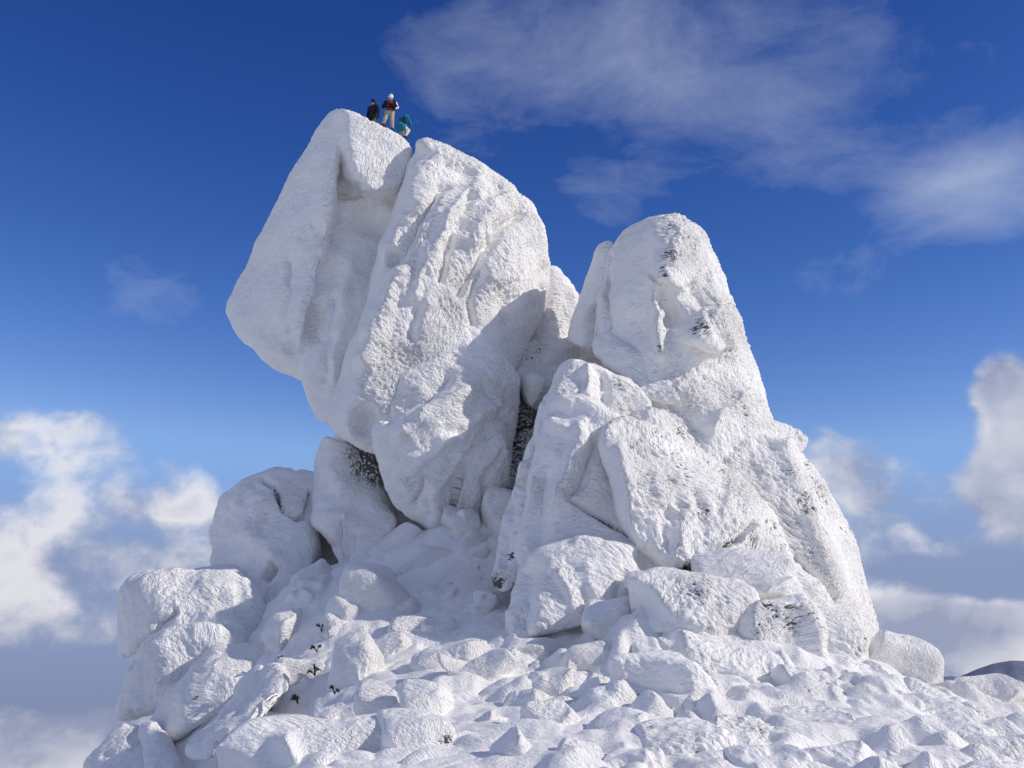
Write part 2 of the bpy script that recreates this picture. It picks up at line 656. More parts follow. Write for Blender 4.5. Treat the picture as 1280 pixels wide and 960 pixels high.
# ------------------------------------------------------------------ snow ground
ANCH = [(300, 1000, 18), (640, 1000, 16), (1000, 1000, 16), (1280, 1000, 17), (640, 960, 18), (900, 960, 18.5), (1150, 960, 20), (420, 960, 19.5),
        (640, 900, 23), (800, 900, 22.5), (1000, 900, 23.5), (1150, 900, 25), (500, 900, 24),
        (640, 850, 28.5), (760, 850, 28), (900, 850, 27.5), (1030, 860, 28), (540, 850, 29), (600, 800, 33), (700, 815, 32), (810, 780, 32.0),
        (900, 748, 33.4), (1000, 780, 33.0), (900, 800, 30.6), (1000, 830, 30.4), (560, 740, 37.5), (560, 680, 40.5), (600, 680, 40.3), (500, 700, 40), (520, 780, 35.5), (600, 740, 37.3),
        (470, 860, 28), (410, 880, 30.5), (405, 800, 35.0), (410, 725, 39.3), (370, 730, 39), (360, 890, 31.5), (365, 810, 35.5),
        (320, 965, 27.5), (250, 985, 30.5), (1100, 850, 31.5), (1180, 868, 31.5), (1280, 895, 29), (1280, 940, 24)]
AW = np.array([P(*a) for a in ANCH])
EXTRA = np.array([(0, 0, -1.9), (-3, -4, -2.2), (3, -4, -2.2), (0, 8, -3.2), (-6, 10, -4.2), (8, 10, -3.6), (0, -14, -5), (-12, 6, -8), (14, 4, -7),
                  (-13, 27, -9.5), (-10, 33, -6.5), (-20, 32, -16), (-17, 40, -11), (-26, 44, -24), (-12.5, 44, -4), (17, 36, -7.5), (21, 30, -8), (25, 40, -18), (18, 46, -9),
                  (-4, 44, 0.5), (4, 43, 0.5), (10, 42, -1.5), (0, 52, -4), (10, 52, -7), (-8, 52, -7), (0, 64, -15), (20, 60, -22), (-20, 60, -22)])
AW = np.concatenate([AW, EXTRA])


def _k(d2, s=0.6):
    return np.sqrt(d2 + s)


_A = AW[:, :2]
_d2 = ((_A[:, None] - _A[None]) ** 2).sum(-1)
_n = len(_A)
_M = np.zeros((_n + 3, _n + 3))
_M[:_n, :_n] = _k(_d2) - 0.35 * np.eye(_n)
_M[:_n, _n] = 1
_M[:_n, _n + 1:] = _A
_M[_n:, :_n] = _M[:_n, _n:].T
_C = np.linalg.solve(_M, np.concatenate([AW[:, 2], np.zeros(3)]))


def ground_z(xy):
    xy = np.atleast_2d(xy)
    out = []
    for c in np.array_split(xy, max(1, len(xy) // 40000)):
        d2 = ((c[:, None, :] - _A[None]) ** 2).sum(-1)
        out.append(_k(d2) @ _C[:_n] + _C[_n] + c @ _C[_n + 1:])
    z = np.concatenate(out)
    # far from the summit the mountain side falls away
    r = np.hypot(xy[:, 0], xy[:, 1] - 24)
    t = sstep(r, 34, 60)
    fall = -12 - 0.85 * (r - 34)
    return z * (1 - t) + fall * t


def build_ground():
    cols = np.concatenate([np.linspace(-math.pi, -0.62, 60, endpoint=False), np.linspace(-0.60, 0.60, 520, endpoint=False), np.linspace(0.62, math.pi, 60)])
    rows = np.concatenate([np.geomspace(0.6, 13, 40, endpoint=False), np.geomspace(13, 44, 340, endpoint=False), np.geomspace(44, 520, 70)])
    th, r = np.meshgrid(cols, rows, indexing='ij')
    xy = np.stack([r * np.sin(th), r * np.cos(th)], -1).reshape(-1, 2)
    z = ground_z(xy)
    p3 = np.stack([xy[:, 0], xy[:, 1], z], 1).astype(np.float32)
    fade = sstep(p3[:, 1], 8, 14) * (1 - sstep(np.hypot(xy[:, 0], xy[:, 1] - 24), 30, 60))
    q = p3.copy()
    q[:, 2] *= 0.3
    right = sstep(p3[:, 0], -2.0, 4.0)
    rough = (0.36 * fbm(q / 2.3, 2, 3) + 0.62 * np.abs(fbm(q / 1.7, 3, 8)) - 0.15) * (0.5 + 0.7 * right)
    drift = sstep(perlin(q / 3.4, 15), -0.1, 0.35)
    rough = rough + (0.16 * np.abs(fbm(q / 0.55, 2, 19)) + 0.10 * perlin(q / 0.9, 27)) * (1 - 0.6 * right) * sstep(p3[:, 1], 27, 33)
    p3[:, 2] += rough * fade * (0.5 + 0.5 * drift)
    for (bx, by, brx, bry) in SKIRT:      # snow banked up round the stones
        m = (np.abs(p3[:, 0] - bx) < 3.5 * brx) & (np.abs(p3[:, 1] - by) < 3.5 * bry)
        e = ((p3[m, 0] - bx) / (1.35 * brx)) ** 2 + ((p3[m, 1] - by) / (1.35 * bry)) ** 2
        p3[m, 2] += (0.15 if bx < 2 else 0.12) * min(brx, bry) * np.exp(-np.maximum(e - 0.5, 0))
    nr, ncl = len(rows), len(cols)
    i = np.arange(ncl - 1)[:, None] * nr + np.arange(nr - 1)[None]
    i = i.ravel()
    Q = np.stack([i, i + 1, i + nr + 1, i + nr], 1)[:, ::-1]
    n = normals(p3, Q)
    if n[:, 2].mean() < 0:
        Q = Q[:, ::-1].copy()
    V, at = rime_surface(p3, Q, feather=0.42, lump=0.35, dark=0.75, grain=0.5, seed=2, wscale=0.55, fine=0.42)
    smooth = (1 - 0.75 * drift * (1 - right))
    V = p3 + (V - p3) * (fade * (0.25 + 0.75 * smooth))[:, None].astype(np.float32)
    at['gap'] = at['gap'] * fade * smooth
    NV[0] += 2 * len(Q)
    link('snow_ground', make_mesh('snow_ground', V, Q, M_RIME, at), kind='structure')



# ------------------------------------------------------------------ the left tower
TOWER = 'stacked blocks of the frozen rock tower'
summit_slab = rock('rock', 'overhanging grey shaded slab with a pointed nose and a deep hollow, climbers on its top', [
    # flank running to the nose
    [(424, 131, 43.6), (424, 190, 42.7), (420, 240, 42.3), (404, 330, 42.6), (386, 400, 42.9), (350, 440, 43.6), (378, 476, 44.2),
     (409, 138, 45), (391, 185, 45.4), (369, 250, 46), (329, 310, 46.4), (282, 364, 46.9), (274, 388, 47), (290, 421, 46.6), (316, 430, 46), (330, 451, 45.5),
     (357, 471, 45), (425, 210, 49), (400, 290, 50), (330, 400, 50), (400, 470, 49)],
    # back wall of the hollow
    [(415, 225, 44.6), (510, 215, 44.6), (500, 300, 43.9), (470, 420, 43.0), (420, 535, 42.6), (398, 530, 43.0), (382, 500, 43.7), (372, 474, 43.9), (392, 380, 43.3), (420, 400, 42.9),
     (420, 260, 50), (520, 260, 50), (480, 420, 49), (400, 500, 48)],
    # summit block
    [(426, 130, 43.2), (452, 137, 43.2), (490, 157, 43.4), (517, 176, 43.8), (513, 200, 43.2), (497, 234, 43.0), (455, 238, 42.2), (437, 200, 42.2), (412, 146, 44.5),
     (430, 205, 48), (515, 240, 48), (500, 260, 48), (420, 230, 47)],
], strokes=[([(392, 385), (390, 420)], 8, -0.5), ([(345, 425), (362, 430)], 13, -0.3), ([(400, 300), (402, 340)], 12, -0.35), ([(420, 380), (405, 470)], 7, -0.22),
            ([(440, 330), (425, 400), (415, 470)], 6, 0.22), ([(362, 330), (356, 410)], 2.5, -0.12), ([(405, 320), (425, 318)], 6, 0.2),
            ([(428, 240), (445, 236)], 6, -0.3)],
    carve=[(458, 268, 43.5, 36, 1.1, 28), (432, 335, 43.0, 16, .5, 26), (405, 335, 42.8, 11, .6, 18), (390, 396, 42.6, 9, .8, 18), (356, 432, 43.0, 15, .7, 11)], carve_k=0.2,
    feather=0.75, lump=0.6, dark=0.3, grain=1.3, k=0.2, blend=0.25, group=TOWER)

rock('rock', 'huge white rime-fluted face of the overhanging tower, lit by the sun', [
    [(517, 179, 42.9), (530, 170, 42.6), (545, 176, 42.8), (600, 205, 43.8), (642, 233, 44.6), (672, 256, 45.2), (687, 290, 45.6), (692, 332, 45.8), (688, 372, 45.4), (668, 425, 44.4),
     (490, 270, 42.5), (468, 332, 42.2), (440, 410, 41.9), (414, 490, 41.5), (401, 530, 41.3),
     (545, 240, 41.2), (500, 330, 40.4), (472, 400, 40.0), (440, 480, 39.8), (452, 545, 39.9), (610, 290, 41.7), (650, 330, 42.7), (600, 420, 41.2), (560, 480, 40.4),
     (430, 552, 40.6), (466, 572, 40.6), (640, 470, 42.6), (540, 560, 40.6),
     (530, 190, 50), (650, 270, 51), (670, 400, 50), (560, 540, 48), (430, 520, 46)],
], strokes=[  # curved flutes and the furrows between them
    ([(600, 232), (570, 262), (545, 310), (525, 370)], 9, 0.48), ([(628, 250), (606, 272), (590, 300)], 9, 0.42), ([(585, 250), (560, 300), (548, 345)], 4.5, -0.48),
    ([(650, 262), (620, 290), (598, 330), (575, 365)], 4.5, -0.54), ([(668, 280), (640, 310), (622, 350)], 10, 0.35), ([(604, 340), (588, 375), (592, 410)], 4, -0.38),
    ([(520, 215), (508, 260), (487, 310)], 10, 0.24), ([(555, 232), (520, 275), (492, 330)], 4.5, -0.51), ([(560, 205), (600, 225), (650, 245)], 5, -0.26),
    ([(500, 345), (478, 395), (458, 450)], 8, 0.45), ([(535, 350), (520, 390), (515, 420)], 5, -0.32), ([(672, 270), (684, 320), (672, 380)], 5, -0.26),
    ([(630, 360), (636, 400)], 7, -0.35), ([(525, 180), (560, 196), (600, 215)], 5, 0.22)],
    carve=[(453, 522, 39.3, 20, 1.5, 27)], carve_k=0.18, feather=1.35, lump=0.5, dark=0.35, k=0.2, warp=0.2, wscale=0.85, group=TOWER)

rock('rock_block', 'shaded broken block under the fluted face, wedge shaped, tip down', [
    [(480, 490, 40.2), (520, 455, 40.4), (590, 405, 41.4), (652, 470, 42.2), (642, 520, 42.0), (638, 600, 42.4), (605, 650, 42.2), (548, 669, 40.9), (500, 640, 40.4), (474, 602, 40.0),
     (466, 560, 39.7), (500, 540, 39.0), (585, 480, 39.9), (630, 470, 40.9), (556, 560, 39.5), (545, 650, 40.3), (615, 560, 41.2), (560, 500, 39.4),
     (480, 520, 46), (640, 500, 47), (630, 600, 46), (550, 650, 45)],
    [(585, 560, 40.4), (630, 540, 41.2), (637, 605, 41.6), (600, 648, 41.3), (560, 665, 40.6), (565, 640, 40.2), (600, 560, 44), (600, 640, 44)],
], strokes=[([(505, 598), (535, 572), (575, 540), (620, 505)], 5, 0.24), ([(562, 664), (572, 600), (600, 550), (632, 505)], 3, -0.32), ([(600, 475), (640, 540)], 2.5, -0.2), ([(480, 520), (530, 495), (560, 470)], 5, -0.35),
            ([(540, 655), (545, 610), (575, 570)], 4, 0.22), ([(610, 640), (608, 600), (628, 565)], 3, -0.22), ([(500, 540), (535, 515), (585, 490)], 6, 0.25), ([(520, 630), (530, 600)], 3, -0.2)],
    feather=0.7, lump=0.9, dark=0.35, warp=0.12, group=TOWER, blend=0.12, k=0.09)

rock('rock_block', 'grey two-lobed block hanging under the overhang of the tower', [
    [(406, 546, 42.6), (440, 558, 42.6), (466, 605, 42.0), (500, 655, 41.4), (470, 690, 40.4), (440, 660, 40.3), (396, 660, 41), (387, 620, 42), (392, 580, 42.5), (430, 610, 41),
     (410, 560, 47), (490, 640, 47), (400, 650, 46), (470, 690, 45)],
    [(400, 640, 41), (440, 640, 40.2), (425, 700, 40), (430, 720, 40.2), (415, 700, 40.8), (430, 650, 43), (405, 660, 43)],
    [(450, 655, 40.4), (495, 655, 41.2), (470, 690, 40), (430, 738, 39.4), (424, 725, 39.6), (440, 690, 39.8), (450, 680, 43), (480, 660, 44), (440, 720, 42)],
], strokes=[([(425, 655), (420, 690)], 7, -0.45), ([(440, 665), (430, 700)], 4, -0.3), ([(395, 600), (450, 640)], 9, -0.15)],
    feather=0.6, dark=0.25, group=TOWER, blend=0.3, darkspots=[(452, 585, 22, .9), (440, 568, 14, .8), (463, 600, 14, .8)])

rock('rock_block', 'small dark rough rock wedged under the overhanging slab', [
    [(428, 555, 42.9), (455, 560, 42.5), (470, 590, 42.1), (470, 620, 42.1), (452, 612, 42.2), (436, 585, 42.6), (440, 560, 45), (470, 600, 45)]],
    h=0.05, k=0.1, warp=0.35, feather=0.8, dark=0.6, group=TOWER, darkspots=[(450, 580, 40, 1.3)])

rock('boulder', 'rounded white boulder high in the notch between the two towers', [
    [(688, 333, 48), (706, 339, 47.8), (722, 364, 48), (725, 386, 48), (712, 425, 47.5), (680, 440, 46.5), (660, 430, 46.5), (690, 400, 46.3), (690, 340, 52), (720, 380, 52), (680, 430, 51)]],
    cat='boulder', feather=0.7, dark=0.35, group=TOWER, warp=.15)

rock('rock_ledge', 'rime-striped ledge bridging the notch between the two towers', [
    [(640, 440, 44.6), (668, 425, 45.5), (700, 428, 46), (740, 425, 46.5), (760, 460, 45.5), (700, 480, 43.6), (650, 482, 43.4), (640, 470, 43.6), (660, 505, 44.5), (720, 510, 44.5),
     (650, 450, 50), (750, 450, 50), (700, 520, 49)]],
    feather=1.2, dark=0.9, group=TOWER, strokes=[([(645, 455), (690, 462)], 3, -0.2), ([(655, 470), (700, 474)], 3, -0.2), ([(690, 445), (720, 430), (745, 440)], 8, 0.3)])

rock('chockstone', 'pointed white stone hanging over the dark cleft', [
    [(651, 470, 43.2), (664, 466, 42.8), (682, 474, 43), (676, 492, 42.8), (666, 509, 42.9), (662, 506, 42.9), (655, 492, 43), (664, 480, 42.3), (655, 470, 45), (680, 475, 45), (665, 500, 44.4)]],
    cat='rock', h=0.045, k=0.035, warp=0.04, feather=0.3, dark=0.1, lump=0.2, group=TOWER)

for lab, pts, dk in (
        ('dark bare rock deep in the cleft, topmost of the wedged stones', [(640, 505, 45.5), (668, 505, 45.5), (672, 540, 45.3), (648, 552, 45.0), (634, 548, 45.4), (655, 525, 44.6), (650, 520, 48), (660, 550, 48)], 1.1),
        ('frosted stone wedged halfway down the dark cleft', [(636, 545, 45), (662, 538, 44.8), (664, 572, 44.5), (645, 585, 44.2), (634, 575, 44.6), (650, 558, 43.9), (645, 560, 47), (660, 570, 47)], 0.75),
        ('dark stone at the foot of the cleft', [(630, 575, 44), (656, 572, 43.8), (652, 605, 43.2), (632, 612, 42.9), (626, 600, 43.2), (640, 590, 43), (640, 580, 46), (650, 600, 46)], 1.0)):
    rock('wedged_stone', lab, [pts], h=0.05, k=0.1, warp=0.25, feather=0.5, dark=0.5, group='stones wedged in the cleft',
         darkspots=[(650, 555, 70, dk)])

rock('bedrock_core', 'shaded bedrock joining the two towers behind the slabs', [
    [(408, 545, 45.6), (398, 600, 45.6), (380, 660, 44.8), (380, 800, 42.5), (640, 432, 46.6), (720, 425, 47.6), (900, 500, 47), (990, 600, 47.5), (1068, 760, 46), (1050, 850, 43), (500, 660, 43.4), (640, 600, 44.8), (700, 800, 42),
     (450, 560, 52), (700, 440, 53), (980, 600, 53), (1050, 820, 51), (400, 800, 50)]], h=0.12, feather=0.6, dark=0.6)

# ------------------------------------------------------------------ the right tower
rock('rock_spire', 'rounded right-hand pillar peak with a frosted brow above a hollow', [
    [(768, 303, 42.0), (792, 284, 41.2), (818, 269, 40.5), (848, 268, 40.3), (876, 284, 40.6), (891, 312, 41.2), (892, 345, 41.2), (907, 390, 41.2), (919, 430, 41.0), (946, 485, 40.8), (971, 524, 40.6),
     (752, 330, 41.2), (746, 390, 40.8), (745, 432, 40.4), (815, 292, 39.4), (822, 345, 39.1), (824, 440, 38.2), (780, 450, 39.4), (870, 540, 37.6), (930, 530, 38.4), (880, 420, 38.6), (830, 530, 37.7), (880, 610, 38.0), (965, 590, 39.8), (790, 540, 38.4),
     (800, 300, 45.8), (870, 300, 45.8), (900, 400, 45.8), (950, 520, 44.8), (760, 420, 45.8)],
    # brow
    [(815, 285, 39.6), (850, 275, 39.4), (880, 300, 39.7), (886, 335, 39.8), (868, 358, 39.0), (842, 355, 38.3), (816, 340, 38.5), (845, 310, 38.4), (820, 300, 41.8), (880, 320, 41.8), (850, 350, 41.8)],
    # lower boss
    [(862, 395, 38.4), (885, 378, 38.4), (905, 395, 38.8), (915, 425, 38.6), (895, 440, 37.8), (865, 430, 37.7), (848, 425, 38.0), (880, 405, 37.7), (880, 400, 41.8), (910, 430, 41.8)],
], carve=[(843, 380, 37.9, 22, 1.3, 22)], carve_k=0.2,
    strokes=[([(816, 350), (822, 400), (826, 445)], 4, 0.3), ([(830, 365), (838, 420), (850, 450)], 8, -0.3), ([(868, 360), (880, 380), (905, 410)], 5, -0.25), ([(760, 305), (757, 360), (762, 410)], 3, -0.2),
             ([(885, 340), (895, 380), (915, 430)], 4, 0.2), ([(840, 470), (880, 465), (905, 455)], 8, -0.3), ([(850, 510), (870, 530)], 12, -0.4), ([(925, 500), (890, 535)], 6, 0.3), ([(830, 460), (835, 500)], 8, -0.2),
             ([(800, 405), (806, 418)], 8, -0.12)],
    feather=1.35, dark=0.9, lump=0.7, wscale=0.85, group=TOWER, darkspots=[(838, 320, 16, .75), (828, 340, 10, .8), (835, 285, 9, .8), (880, 408, 16, .85), (824, 440, 8, .8), (868, 412, 10, .7)])

rock('rock', 'thin smooth slab leaning on the left flank of the right-hand pillar', [
    [(766, 299, 42.4), (745, 305, 42.2), (733, 345, 42.2), (720, 390, 42.0), (706, 428, 41.8), (735, 442, 41.1), (748, 420, 41.0), (752, 360, 41.2), (770, 320, 41.7), (735, 400, 41.2),
     (750, 320, 45.8), (715, 420, 44.8), (760, 430, 44.8)]],
    feather=0.4, dark=0.2, lump=0.5, warp=0.12, group=TOWER, strokes=[([(742, 385), (738, 430)], 4, -0.3)])

rock('rock_block', 'pale sloping block at the foot of the right-hand pillar', [
    [(738, 432, 40.1), (752, 416, 40.1), (790, 425, 39.4), (830, 462, 38.4), (850, 500, 37.8), (800, 500, 37.9), (760, 462, 39.1), (742, 447, 39.7), (790, 445, 38.7), (760, 430, 43.5), (830, 480, 42.5)]],
    feather=0.9, dark=0.6, group=TOWER, warp=0.15)

rock('rock_shoulder', 'broad right-hand shoulder with a hooked lip and long sunlit edge', [
    [(885, 548, 38.9), (920, 524, 39.6), (948, 522, 40.4), (970, 532, 40.8), (980, 580, 41.2), (1034, 625, 41.5), (1064, 655, 41.3), (1084, 730, 40.8), (1102, 800, 40.0), (1085, 840, 38.0),
     (980, 560, 38.6), (1000, 610, 38.1), (1014, 660, 37.6), (1040, 730, 36.6), (1052, 820, 35.6), (900, 560, 38.1), (940, 615, 37.6), (1000, 700, 36.9), (1020, 780, 35.9), (960, 760, 36.5),
     (900, 560, 46.0), (990, 560, 46.0), (1070, 720, 46.0), (1080, 820, 44.0), (950, 800, 44.0)],
    [(940, 524, 40.0), (985, 525, 40.2), (1010, 538, 40.8), (1014, 555, 40.8), (1000, 570, 40.4), (985, 566, 40.2), (960, 556, 39.2), (970, 535, 42.0), (995, 550, 42.5)],
], strokes=[([(980, 560), (1004, 620), (1015, 660), (1045, 740)], 6, 0.25), ([(905, 552), (960, 552), (985, 560)], 3, 0.2), ([(930, 580), (985, 660)], 10, -0.2), ([(1005, 575), (1030, 615)], 4, -0.2),
            ],
    cracks=[[(998, 700), (1020, 722), (1042, 748)]],
    feather=1.25, dark=1.25, lump=0.6, wscale=0.85, group=TOWER, darkspots=[(985, 590, 12, .6), (1003, 625, 16, .75), (1008, 640, 14, .7), (1010, 690, 14, .6), (1030, 730, 14, .6)])

rock('rock', 'tall narrow slab with a smooth shaded left side running down to a dark broken end', [
    [(700, 452, 37.9), (726, 443, 37.7), (757, 458, 37.6), (800, 488, 37.6), (815, 520, 37.5), (700, 520, 36.3), (682, 480, 37.4), (640, 620, 36.0), (610, 728, 34.6), (628, 735, 34.2), (655, 690, 34.6),
     (690, 560, 35.6), (720, 500, 36.6), (720, 470, 42.0), (790, 500, 42.0), (700, 600, 41.0), (620, 715, 39.0)]],
    strokes=[([(735, 465), (732, 490)], 4, 0.3), ([(752, 470), (757, 500)], 4, -0.25), ([(655, 580), (632, 660), (622, 715)], 3, 0.2), ([(668, 560), (655, 640)], 5, -0.2), ([(690, 470), (665, 560), (640, 640)], 3, -0.12)],
    feather=0.9, dark=0.7, group=TOWER, warp=0.15, darkspots=[(622, 728, 12, 1.2), (650, 665, 8, .85), (640, 695, 8, .85), (660, 655, 6, .8), (770, 480, 14, .7)])

rock('rock_block', 'humped frosted block behind the striped slab, under the right-hand pillar', [
    [(785, 520, 37.0), (800, 506, 37.0), (815, 503, 37.2), (840, 515, 37.6), (872, 550, 37.9), (860, 560, 37.0), (800, 545, 36.4), (815, 520, 36.5), (810, 515, 41.0), (860, 545, 41.0)]],
    h=0.05, feather=0.8, dark=0.9, warp=0.12, group=TOWER, darkspots=[(850, 540, 16, .7), (820, 508, 10, .6)])

rock('rock', 'great central slab striped with wind-blown rime feathers and dark specks', [
    [(745, 545, 34.5), (765, 522, 35.3), (800, 530, 35.9), (870, 552, 36.8), (900, 575, 36.9), (945, 612, 36.6), (978, 662, 36.1), (996, 722, 35.3), (998, 780, 34.5), (770, 560, 33.9), (800, 650, 33.2),
     (860, 715, 33.1), (935, 685, 34.1), (955, 730, 33.9), (900, 600, 35.0), (780, 670, 33.7), (880, 760, 33.2), (800, 560, 41.3), (950, 640, 42.3), (980, 760, 40.3), (860, 720, 39.3)],
], strokes=[([(772, 560), (790, 640), (800, 680)], 5, 0.16), ([(890, 690), (935, 665), (970, 690)], 8, 0.3), ([(870, 620), (880, 660)], 5, -0.22),
            ([(905, 605), (900, 640)], 4, -0.2), ([(830, 640), (835, 680)], 7, -0.22), ([(850, 600), (950, 640)], 6, 0.12), ([(820, 600), (825, 650)], 6, 0.16), ([(860, 630), (850, 690)], 6, 0.16),
            ([(940, 700), (945, 740)], 5, -0.25), ([(800, 560), (870, 570), (930, 610)], 6, 0.12)],
    cracks=[[(850, 715), (880, 700), (905, 682), (940, 655)]], feather=1.6, dark=1.45, lump=0.6, wscale=0.85, group=TOWER, darkspots=[(865, 710, 12, 1.1), (885, 697, 9, 1.0), (905, 682, 8, .9), (880, 640, 12, .7), (900, 620, 10, .65), (830, 600, 12, .6), (985, 735, 8, .7)])

rock('rock', 'smooth-fronted slab with a rime crest, overlapped by the striped slab', [
    [(688, 505, 36.0), (700, 498, 35.9), (725, 497, 35.7), (768, 520, 35.9), (790, 545, 35.9), (690, 560, 35.2), (660, 640, 34.7), (640, 700, 34.3), (655, 720, 33.8), (720, 640, 34.2), (770, 560, 35.0),
     (800, 660, 34.3), (860, 712, 34.1), (800, 730, 33.6), (700, 720, 33.6), (745, 560, 34.9), (720, 520, 41.0), (800, 680, 40.0), (660, 680, 39.0)],
], strokes=[([(725, 540), (718, 580), (700, 620)], 8, 0.32), ([(742, 550), (735, 580), (712, 615)], 4, -0.45), ([(692, 505), (720, 500), (765, 525)], 6, 0.24),
            ([(690, 530), (705, 540)], 8, 0.2), ([(680, 600), (672, 680)], 7, -0.25), ([(760, 560), (770, 620), (760, 640)], 12, -0.15), ([(700, 560), (690, 640)], 6, 0.12)],
    cracks=[[(712, 625), (745, 642), (775, 660), (840, 700)]], feather=0.8, dark=0.35, lump=0.7, group=TOWER, darkspots=[(762, 655, 7, 1.0), (750, 648, 5, 1.0), (772, 660, 4, .9)])

rock('rock_block', 'big bright faceted block at the foot of the central slabs', [
    [(655, 690, 33.9), (643, 705, 33.7), (625, 798, 32.6), (640, 804, 32.2), (716, 792, 31.9), (748, 775, 32.3), (790, 700, 33.0), (806, 706, 33.2), (812, 745, 32.6), (785, 672, 33.9), (720, 665, 34.0), (668, 720, 32.7),
     (690, 785, 31.7), (690, 690, 33.1), (760, 700, 32.6), (680, 690, 37.0), (790, 690, 37.0), (800, 760, 36.0), (650, 790, 36.0)],
], strokes=[([(668, 700), (720, 680), (790, 690)], 6, 0.25), ([(662, 720), (655, 780)], 6, -0.15), ([(700, 720), (720, 760)], 6, 0.14), ([(730, 710), (745, 745)], 6, 0.12), ([(640, 770), (648, 800)], 7, 0.2), ([(778, 715), (770, 745)], 4, -0.2)],
    feather=0.8, dark=0.2, lump=0.8, group=TOWER, h=0.055)

rock('rock_block', 'rounded frosted buttress between the striped slab and the shoulder edge', [
    [(975, 690, 35.6), (995, 700, 35.8), (1020, 720, 35.6), (1040, 745, 35.0), (1040, 790, 34.0), (1000, 800, 33.6), (960, 780, 33.8), (960, 730, 34.6), (1010, 745, 34.3), (990, 720, 40.0), (1030, 780, 39.0)]],
    feather=1.2, dark=0.8, group=TOWER, darkspots=[(1000, 760, 12, .6)])

# ------------------------------------------------------------------ left base
rock('boulder', 'tall grey shaded boulder behind the sunlit boulder on the left', [
    [(262, 702, 42.5), (274, 640, 43.2), (284, 611, 43.4), (308, 597, 43.2), (345, 586, 43.3), (372, 590, 43.2), (396, 588, 43.4), (390, 640, 42.3), (398, 690, 41.2), (360, 740, 39.8), (300, 720, 40.8), (330, 640, 41.4),
     (300, 640, 42), (380, 640, 41.8), (300, 800, 39.8), (380, 800, 38.8), (270, 780, 42), (310, 660, 41.2), (350, 600, 42.4), (280, 640, 49), (390, 600, 49), (390, 700, 47), (280, 720, 47)]],
    cat='boulder', cracks=[[(328, 600), (346, 610), (354, 635), (372, 648), (384, 645), (387, 612)], [(345, 710), (334, 724)]], strokes=[([(335, 645), (325, 660)], 8, -0.2), ([(345, 710), (335, 725)], 3, -0.3),
                            ([(300, 665), (330, 680), (350, 710)], 10, 0.2)],
    feather=0.6, dark=0.3, grain=1.1, k=0.08, lump=1.2, warp=0.3, group='boulders of the left base', darkspots=[(350, 622, 4, .9), (362, 645, 4, .9), (380, 648, 4, .9), (340, 606, 4, .9)])

rock('boulder', 'big two-lobed sunlit boulder jutting out on the left', [
    [(137, 832, 38.4), (144, 768, 38.8), (165, 718, 39), (200, 704, 38.8), (240, 707, 38.8), (290, 697, 39.4), (300, 697, 39.4), (318, 705, 39), (335, 740, 38.2), (300, 790, 37.4), (215, 765, 37.4), (165, 832, 37.8), (180, 760, 37.9),
     (160, 730, 43), (300, 710, 44), (160, 830, 42), (330, 840, 39), (330, 840, 43)],
    [(138, 872, 37.2), (143, 835, 37.2), (165, 795, 37.0), (210, 762, 36.8), (260, 765, 37), (310, 800, 37), (300, 850, 37), (240, 850, 36.4), (205, 900, 36.4), (178, 905, 36.4), (139, 900, 37.2), (180, 830, 36.2), (160, 890, 42), (300, 840, 42)],
], cat='boulder', strokes=[([(152, 838), (180, 800), (215, 762)], 3, -0.3), ([(300, 735), (305, 760), (320, 780)], 8, -0.2), ([(235, 735), (290, 760)], 10, -0.1)],
    feather=0.7, dark=0.25, grain=1.3, k=0.34, warp=0.35, group='boulders of the left base', blend=0.15)

rock('boulder', 'dull grey egg-shaped boulder tucked under the sunlit one', [
    [(186, 905, 36), (205, 850, 35.9), (250, 800, 36), (300, 795, 36.3), (340, 805, 36.2), (335, 850, 35.3), (295, 890, 34.6), (240, 935, 34), (195, 945, 34.9), (250, 850, 34.8), (300, 830, 35.1), (210, 900, 41), (320, 830, 41)]],
    cat='boulder', feather=0.5, dark=0.3, grain=1.3, k=0.3, group='boulders of the left base', darkspots=[(245, 872, 6, .8), (290, 878, 5, .8)])

rock('boulder', 'low slab-like boulder below the grey egg-shaped boulder', [
    [(232, 945, 31.0), (262, 900, 31.3), (300, 870, 31.4), (345, 830, 32.0), (372, 850, 30.8), (345, 890, 29.4), (300, 930, 28.0), (262, 975, 26.9), (240, 975, 27.9), (300, 890, 30.2), (280, 900, 35.4), (350, 860, 35.4)]],
    cat='boulder', feather=0.5, dark=0.5, group='boulders of the left base', strokes=[([(262, 960), (310, 905), (350, 870)], 3, -0.3)])

for lab, pts in (
        ('bluish frosted rock at the outer foot of the left base, lowest of the edge rocks', [(100, 965, 34.5), (118, 938, 35), (150, 905, 35.5), (185, 915, 35), (200, 965, 33), (150, 985, 32.5), (150, 940, 33.5), (150, 920, 39), (190, 960, 38)]),
        ('bluish frosted rib below the two-lobed sunlit boulder', [(176, 905, 34.8), (195, 900, 34.5), (215, 930, 33.4), (232, 985, 31.5), (185, 990, 32), (170, 940, 33.6), (200, 940, 33.2), (190, 920, 38), (220, 980, 36)])):
    rock('edge_rock', lab, [pts], feather=0.6, dark=0.5, group='rocks on the edge of the drop')

# ------------------------------------------------------------------ loose boulders
RB = random.Random(5)
SKIRT = []


